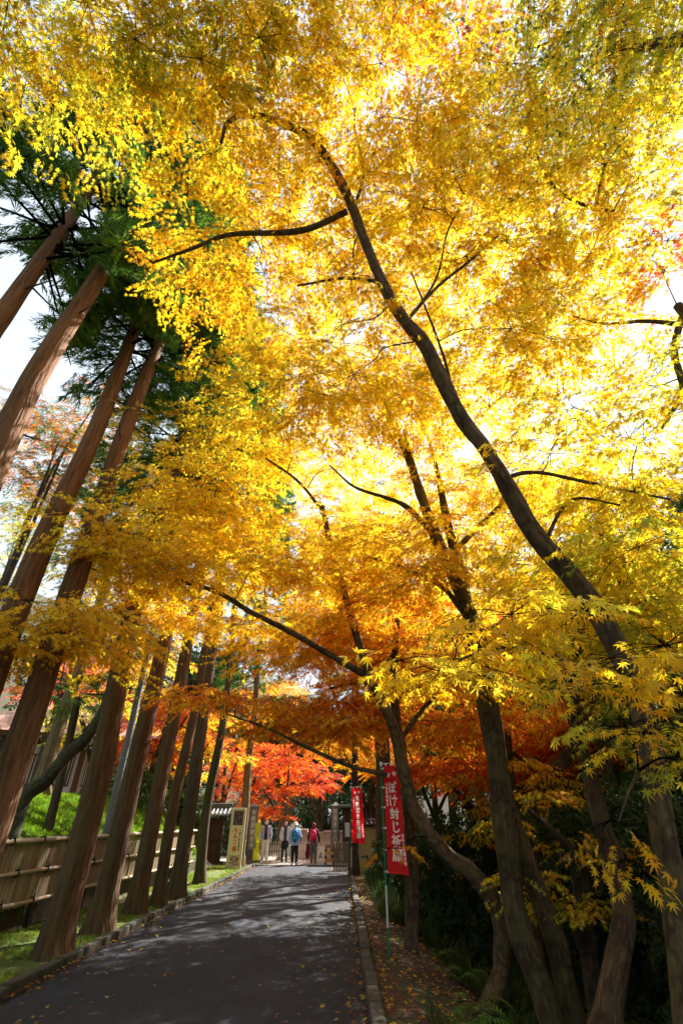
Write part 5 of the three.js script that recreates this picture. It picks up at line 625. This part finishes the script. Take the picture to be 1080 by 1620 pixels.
function person(o) {
  const { px, py, H, turn, label, stride = 0, coat, trousers, hem = 0.72, legs = 'trousers', head = 'hair', headCol, arms = [[0.02, 0], [0.02, 0]], shoe = [0.03, 0.03, 0.03], skirt } = o, s = H / 1.66;
  const g = onGround(px, py), root = thing('person', label, 'person', [g.x, 0.015, g.z], turn, 'visitors at the gate'); root.scale.setScalar(s);
  const J = {}; for (const [n, e] of [['L', 1], ['R', -1]]) {
    const st = stride * e; J['hip' + n] = V(e * 0.085, 0.86, 0); J['knee' + n] = V(e * 0.095, 0.47, 0.09 * st + 0.03); J['ank' + n] = V(e * 0.095, 0.085 + Math.max(0, -st) * 0.04, 0.19 * st - 0.01); J['toe' + n] = J['ank' + n].clone().add(V(e * 0.03, -0.05 - Math.max(0, -st) * 0.035, 0.15));
    const [fwd, out] = arms[e > 0 ? 0 : 1]; J['sh' + n] = V(e * 0.165, 1.335, 0); J['el' + n] = V(e * (0.225 + out), 1.075, -0.03 + fwd * 0.3); J['wr' + n] = V(e * (0.215 + out * 0.7), 0.86 + fwd * 0.5, 0.04 + fwd); }
  const c = capsule, body = [c(V(0, 0.9, 0), V(0, 1.08, 0.01), 0.125, 0.115), c(V(0, 1.08, 0), V(0, 1.28, 0), 0.115, 0.125), c(V(-0.1, 1.32, 0), V(0.1, 1.32, 0), 0.075, 0.075), c(V(0, 1.33, 0), V(0, 1.46, 0.015), 0.055, 0.05)];
  for (const n of ['L', 'R']) body.push(c(J['hip' + n], J['knee' + n], 0.085, 0.052), c(J['knee' + n], J['ank' + n], 0.052, 0.036), c(J['ank' + n].clone().add(V(0, -0.04, -0.03)), J['toe' + n], 0.036, 0.028), c(J['sh' + n], J['el' + n], 0.052, 0.038), c(J['el' + n], J['wr' + n], 0.037, 0.027));
  const skinMat = plain(0.62, 0.40, 0.29, 0.6), geo = [skin(blend(body, 0.035), [-0.42, -0.02, -0.36], [0.42, 1.5, 0.4], 0.013)];
  const hc = V(0, 1.545, 0.025), face = blend([ellipsoid(hc, 0.074, 0.108, 0.09), c(V(0, 1.475, 0.06), V(0, 1.49, 0.045), 0.045, 0.05), c(V(0, 1.55, 0.11), V(0, 1.522, 0.125), 0.009, 0.014), c(V(-0.03, 1.572, 0.098), V(0.03, 1.572, 0.098), 0.011, 0.011), ellipsoid(V(0.077, 1.54, 0.02), 0.012, 0.03, 0.018), ellipsoid(V(-0.077, 1.54, 0.02), 0.012, 0.03, 0.018), c(V(0, 1.42, 0.01), V(0, 1.5, 0.02), 0.05, 0.05)], 0.012);
  geo.push(skin(face, [-0.12, 1.4, -0.1], [0.12, 1.68, 0.17], 0.006));
  for (const [n, e] of [['L', 1], ['R', -1]]) { const w = J['wr' + n], d = w.clone().sub(J['el' + n]).normalize(), sd = V(0, 0, 1).addScaledVector(d, -d.z).normalize(), palm = w.clone().addScaledVector(d, 0.075), h = [c(w, palm, 0.026, 0.03), c(palm.clone().addScaledVector(sd, 0.02), palm.clone().addScaledVector(sd, -0.02), 0.02, 0.02)]; const inn = V(-e, 0, 0);
    const fing = [[0.028, 0.066], [0.01, 0.078], [-0.009, 0.072], [-0.027, 0.056]].map(([q, l]) => { const a = palm.clone().addScaledVector(sd, q).addScaledVector(d, 0.01), b = a.clone().addScaledVector(d, l * 0.5).addScaledVector(inn, 0.006), e2 = b.clone().addScaledVector(d, l * 0.42).addScaledVector(inn, 0.024); return [c(a, b, 0.0088, 0.0082), c(b, e2, 0.0082, 0.007)]; }).flat(); const ta = w.clone().addScaledVector(d, 0.025).addScaledVector(sd, 0.024), tb = ta.clone().addScaledVector(sd, 0.025).addScaledVector(d, 0.03), tc = tb.clone().addScaledVector(d, 0.028).addScaledVector(inn, 0.01);
    const f = blend([...h, ...fing, c(ta, tb, 0.011, 0.0095), c(tb, tc, 0.0095, 0.008)], 0.004), lo = w.clone().addScaledVector(d, 0.07); geo.push(skin(f, [lo.x - 0.13, lo.y - 0.14, lo.z - 0.13], [lo.x + 0.13, lo.y + 0.13, lo.z + 0.13], 0.005)); }
  const body1 = part('body', mergeGeometries(geo), skinMat, root);
  for (const e of [-1, 1]) part('eye', new THREE.SphereGeometry(0.011, 8, 6).translate(e * 0.03, 1.553, 0.106), plain(0.02, 0.015, 0.012, 0.3), root); part('mouth', box(0.042, 0.008, 0.008, 0, 1.487, 0.108, 0.003), plain(0.4, 0.16, 0.13), root);
  // coat or jacket
  const cm = cloth(...coat), up = [c(V(-0.02, 0.95, 0.0), V(0.0, 1.1, 0.0), 0.155, 0.148), c(V(0.03, 0.95, 0), V(0, 1.1, 0), 0.15, 0.148), c(V(-0.04, 1.1, 0), V(-0.05, 1.3, 0), 0.135, 0.125), c(V(0.04, 1.1, 0), V(0.05, 1.3, 0), 0.135, 0.125), c(V(-0.12, 1.335, 0), V(0.12, 1.335, 0), 0.085, 0.085), c(V(0, 1.36, 0), V(0, 1.42, 0.01), 0.09, 0.07)];
  if (hem < 0.85) up.push(c(V(-0.05, hem, 0), V(-0.03, 1, 0), 0.14, 0.15), c(V(0.05, hem, 0), V(0.03, 1, 0), 0.14, 0.15));
  for (const n of ['L', 'R']) up.push(c(J['sh' + n], J['el' + n], 0.072, 0.058), c(J['el' + n], J['wr' + n].clone().lerp(J['el' + n], 0.06), 0.057, 0.043));
  const fold = (f, k) => (x, y, z) => f(x, y, z) + k * (noise3(x * 16, y * 9, z * 16) - 0.5), topF = fold(blend(up, 0.03), 0.022);
  const hemY = (x) => (Math.abs(x) < 0.2 ? hem : -9);
  part('jacket', skin((x, y, z) => Math.max(topF(x, y, z), hemY(x) - y), [-0.46, 0.6, -0.36], [0.46, 1.5, 0.42], 0.014), cm, root);
  if (o.front) part('shirt', skin((x, y, z) => Math.max(blend(up.slice(0, 6), 0.03)(x, y, z) - 0.012, Math.abs(x) - 0.075, -z + 0.02, hem + 0.02 - y), [-0.2, 0.6, -0.1], [0.2, 1.5, 0.32], 0.012), cloth(...o.front), root);
  // legs
  if (legs === 'trousers') { const lg = [c(V(-0.04, 0.92, 0), V(0.04, 0.92, 0), 0.135, 0.135)]; for (const n of ['L', 'R']) lg.push(c(J['hip' + n], J['knee' + n], 0.105, 0.08), c(J['knee' + n], J['ank' + n], 0.08, 0.062)); const lf = fold(blend(lg, 0.025), 0.02); part('trousers', skin((x, y, z) => Math.max(lf(x, y, z), 0.075 - y, y - 1.02), [-0.3, 0.05, -0.36], [0.3, 1.08, 0.36], 0.014), cloth(...trousers), root); }
  else { const tf = blend(['L', 'R'].map((n) => [c(J['hip' + n], J['knee' + n], 0.088, 0.056), c(J['knee' + n], J['ank' + n], 0.057, 0.04)]).flat(), 0.02); part('tights', skin((x, y, z) => Math.max(tf(x, y, z), 0.07 - y), [-0.25, 0.05, -0.36], [0.25, 0.95, 0.36], 0.012), plain(0.012, 0.012, 0.013, 0.7), root);
    const sf = fold(blend([c(V(-0.05, 0.62, 0.02), V(-0.03, 0.98, 0), 0.145, 0.14), c(V(0.05, 0.62, 0.02), V(0.03, 0.98, 0), 0.145, 0.14)], 0.05), 0.03); part('skirt', skin((x, y, z) => Math.max(sf(x, y, z), 0.5 - y, y - 1.0), [-0.28, 0.45, -0.3], [0.28, 1.05, 0.3], 0.014), cloth(...skirt), root); }
  for (const n of ['L', 'R']) { const a = J['ank' + n], t = J['toe' + n], up2 = t.y - 0.035; part('shoe', skin((x, y, z) => Math.max(blend([c(a.clone().add(V(0, -0.03, -0.035)), t, 0.048, 0.04), c(a.clone().add(V(0, 0.02, 0)), a.clone().add(V(0, -0.03, 0)), 0.045, 0.05)], 0.02)(x, y, z), up2 - y), [a.x - 0.12, -0.03, a.z - 0.12], [a.x + 0.14, 0.22, a.z + 0.24], 0.01), plain(...shoe, 0.5), root); }
  // head covering
  const hm = cloth(...headCol), cover = head === 'hat' ? blend([ellipsoid(V(0, 1.59, 0.01), 0.095, 0.095, 0.108), ellipsoid(V(0, 1.57, 0.015), 0.125, 0.022, 0.145)], 0.02) : head === 'knit' ? blend([ellipsoid(V(0, 1.565, -0.002), 0.096, 0.118, 0.105), ellipsoid(V(0, 1.48, -0.03), 0.08, 0.08, 0.07)], 0.03) : blend([ellipsoid(V(0, 1.575, -0.004), 0.086, 0.105, 0.098), ...(o.longHair ? [ellipsoid(V(0, 1.47, -0.045), 0.08, 0.11, 0.055)] : [])], 0.02);
  const cut = head === 'hat' ? (x, y) => 1.55 - y : (x, y, z) => Math.min(z - 0.02, 1.60 - y) * 0.8; part(head === 'hair' ? 'hair' : 'hat', skin((x, y, z) => Math.max(cover(x, y, z) + (head === 'hair' ? 0.008 * (noise3(x * 60, y * 20, z * 60) - 0.5) : 0.004 * (noise3(x * 40, y * 90, z * 40) - 0.5)), cut(x, y, z)), [-0.18, 1.34, -0.2], [0.18, 1.72, 0.2], 0.008), hm, root);
  if (o.mask) part('face_mask', skin((x, y, z) => Math.max(face(x, y, z) - 0.006, y - 1.535, 1.455 - y, 0.055 - z), [-0.12, 1.42, -0.02], [0.12, 1.6, 0.18], 0.006), plain(0.8, 0.8, 0.8), root);
  if (o.pack) { const b = part('backpack', skin(fold(blend([ellipsoid(V(0, 1.12, -0.2), 0.165, 0.23, 0.12), ellipsoid(V(0, 1.26, -0.18), 0.14, 0.12, 0.09)], 0.05), 0.03), [-0.24, 0.82, -0.4], [0.24, 1.46, 0.02], 0.013), cloth(...o.pack), root); part('pocket', skin(fold(ellipsoid(V(0, 1.03, -0.285), 0.12, 0.10, 0.06), 0.015), [-0.18, 0.88, -0.4], [0.18, 1.18, -0.18], 0.012), cloth(...o.pocket), b); for (const e of [-1, 1]) part('strap', new THREE.TubeGeometry(new THREE.CatmullRomCurve3([V(e * 0.09, 1.34, -0.12), V(e * 0.11, 1.43, -0.01), V(e * 0.12, 1.33, 0.115), V(e * 0.13, 1.15, 0.14), V(e * 0.15, 1.0, -0.06)]), 18, 0.017, 6), cloth(...o.pocket), b); part('buckle', box(0.1, 0.02, 0.012, 0, 1.2, -0.318, 0.004), plain(0.7, 0.7, 0.7), b); }
  if (o.scarf) part('scarf', skin(fold(blend([c(V(-0.07, 1.39, 0.03), V(0.07, 1.39, 0.03), 0.06, 0.06), c(V(0.03, 1.36, 0.1), V(0.045, 1.05, 0.165), 0.04, 0.045), c(V(-0.03, 1.36, 0.1), V(-0.04, 1.12, 0.165), 0.04, 0.04)], 0.02), 0.02), [-0.2, 0.95, -0.1], [0.2, 1.5, 0.26], 0.011), cloth(...o.scarf), root);
  return { root, J, body1 };
}
{
  const man = person({ px: 417, py: 1367, H: 1.74, turn: 0.15, stride: 0.55, label: 'man in dark vest and white trousers walking towards the viewer by the left gate pillar', coat: [0.45, 0.5, 0.58], front: [0.035, 0.025, 0.05], trousers: [0.78, 0.74, 0.66], headCol: [0.03, 0.025, 0.022], mask: true, scarf: [0.12, 0.03, 0.05], hem: 0.86, arms: [[0.05, 0.03], [0.1, 0.03]], shoe: [0.5, 0.45, 0.4] });
  const woman = person({ px: 449, py: 1365, H: 1.66, turn: 0.05, stride: -0.4, legs: 'tights', label: 'woman in pale grey cardigan, dark scarf, black skirt and tights facing the viewer', coat: [0.55, 0.58, 0.6], front: [0.05, 0.05, 0.06], skirt: [0.012, 0.012, 0.014], headCol: [0.05, 0.028, 0.02], longHair: true, scarf: [0.04, 0.035, 0.05], hem: 0.74, arms: [[0.08, 0.02], [0.05, 0.02]] });
  const blue = person({ px: 465, py: 1369, H: 1.60, turn: Math.PI + 0.05, stride: 0.15, label: 'person in pale blue jacket and white hat with a blue backpack, seen from behind', coat: [0.34, 0.46, 0.68], trousers: [0.02, 0.02, 0.024], head: 'hat', headCol: [0.72, 0.72, 0.72], pack: [0.02, 0.16, 0.42], pocket: [0.03, 0.26, 0.5], hem: 0.74, arms: [[0.03, 0.04], [0.03, 0.04]], shoe: [0.5, 0.5, 0.5] });
  const red = person({ px: 495, py: 1368, H: 1.58, turn: Math.PI - 0.1, stride: 0.3, label: 'person in dark jacket and maroon knit hat with a crimson backpack, seen from behind', coat: [0.03, 0.012, 0.016], trousers: [0.10, 0.115, 0.11], head: 'knit', headCol: [0.16, 0.015, 0.025], pack: [0.62, 0.012, 0.07], pocket: [0.5, 0.01, 0.06], hem: 0.86, arms: [[0.04, 0.05], [0.02, 0.05]], shoe: [0.3, 0.2, 0.08] });
  const hang = (p, n, off = V(0, 0, 0)) => p.root.localToWorld(p.J['wr' + n].clone().add(V(0, -0.12, 0.01)).add(off));
  scene.updateMatrixWorld(true);
  { const h = hang(blue, 'L'), o = thing('plastic_bag', 'white plastic bag carried by the person with the blue backpack', 'bag', [h.x, h.y, h.z]); part('bag', skin((x, y, z) => blend([ellipsoid(V(0, -0.24, 0), 0.13, 0.16, 0.07), ellipsoid(V(0, -0.1, 0), 0.08, 0.12, 0.05)], 0.05)(x, y, z) + 0.03 * (noise3(x * 25, y * 14, z * 25) - 0.5), [-0.2, -0.46, -0.14], [0.2, 0.06, 0.14], 0.012), plain(0.66, 0.66, 0.68, 0.4), o); for (const e of [-1, 1]) part('handle', new THREE.TubeGeometry(new THREE.CatmullRomCurve3([V(e * 0.05, -0.05, 0), V(e * 0.03, 0.02, 0), V(0, 0.04, 0)]), 8, 0.008, 5), plain(0.66, 0.66, 0.68, 0.4), o); }
  { const h = hang(red, 'L'), o = thing('folded_jacket', 'maroon jacket hanging from the hand of the person with the crimson backpack', 'jacket', [h.x - 0.03, h.y, h.z]); part('cloth', skin((x, y, z) => blend([ellipsoid(V(0, -0.05, 0), 0.08, 0.13, 0.07), ellipsoid(V(-0.03, -0.3, 0), 0.085, 0.26, 0.06), ellipsoid(V(0.05, -0.22, 0.02), 0.06, 0.2, 0.05)], 0.04)(x, y, z) + 0.05 * (noise3(x * 18, y * 6, z * 18) - 0.5), [-0.2, -0.64, -0.16], [0.2, 0.14, 0.16], 0.013), cloth(0.17, 0.012, 0.03), o); part('sleeve', rod(V(-0.05, -0.1, 0.05), V(-0.07, -0.45, 0.06), 0.035, 0.028, 10), cloth(0.15, 0.01, 0.028), o); }
}
renderer.render(scene, camera);
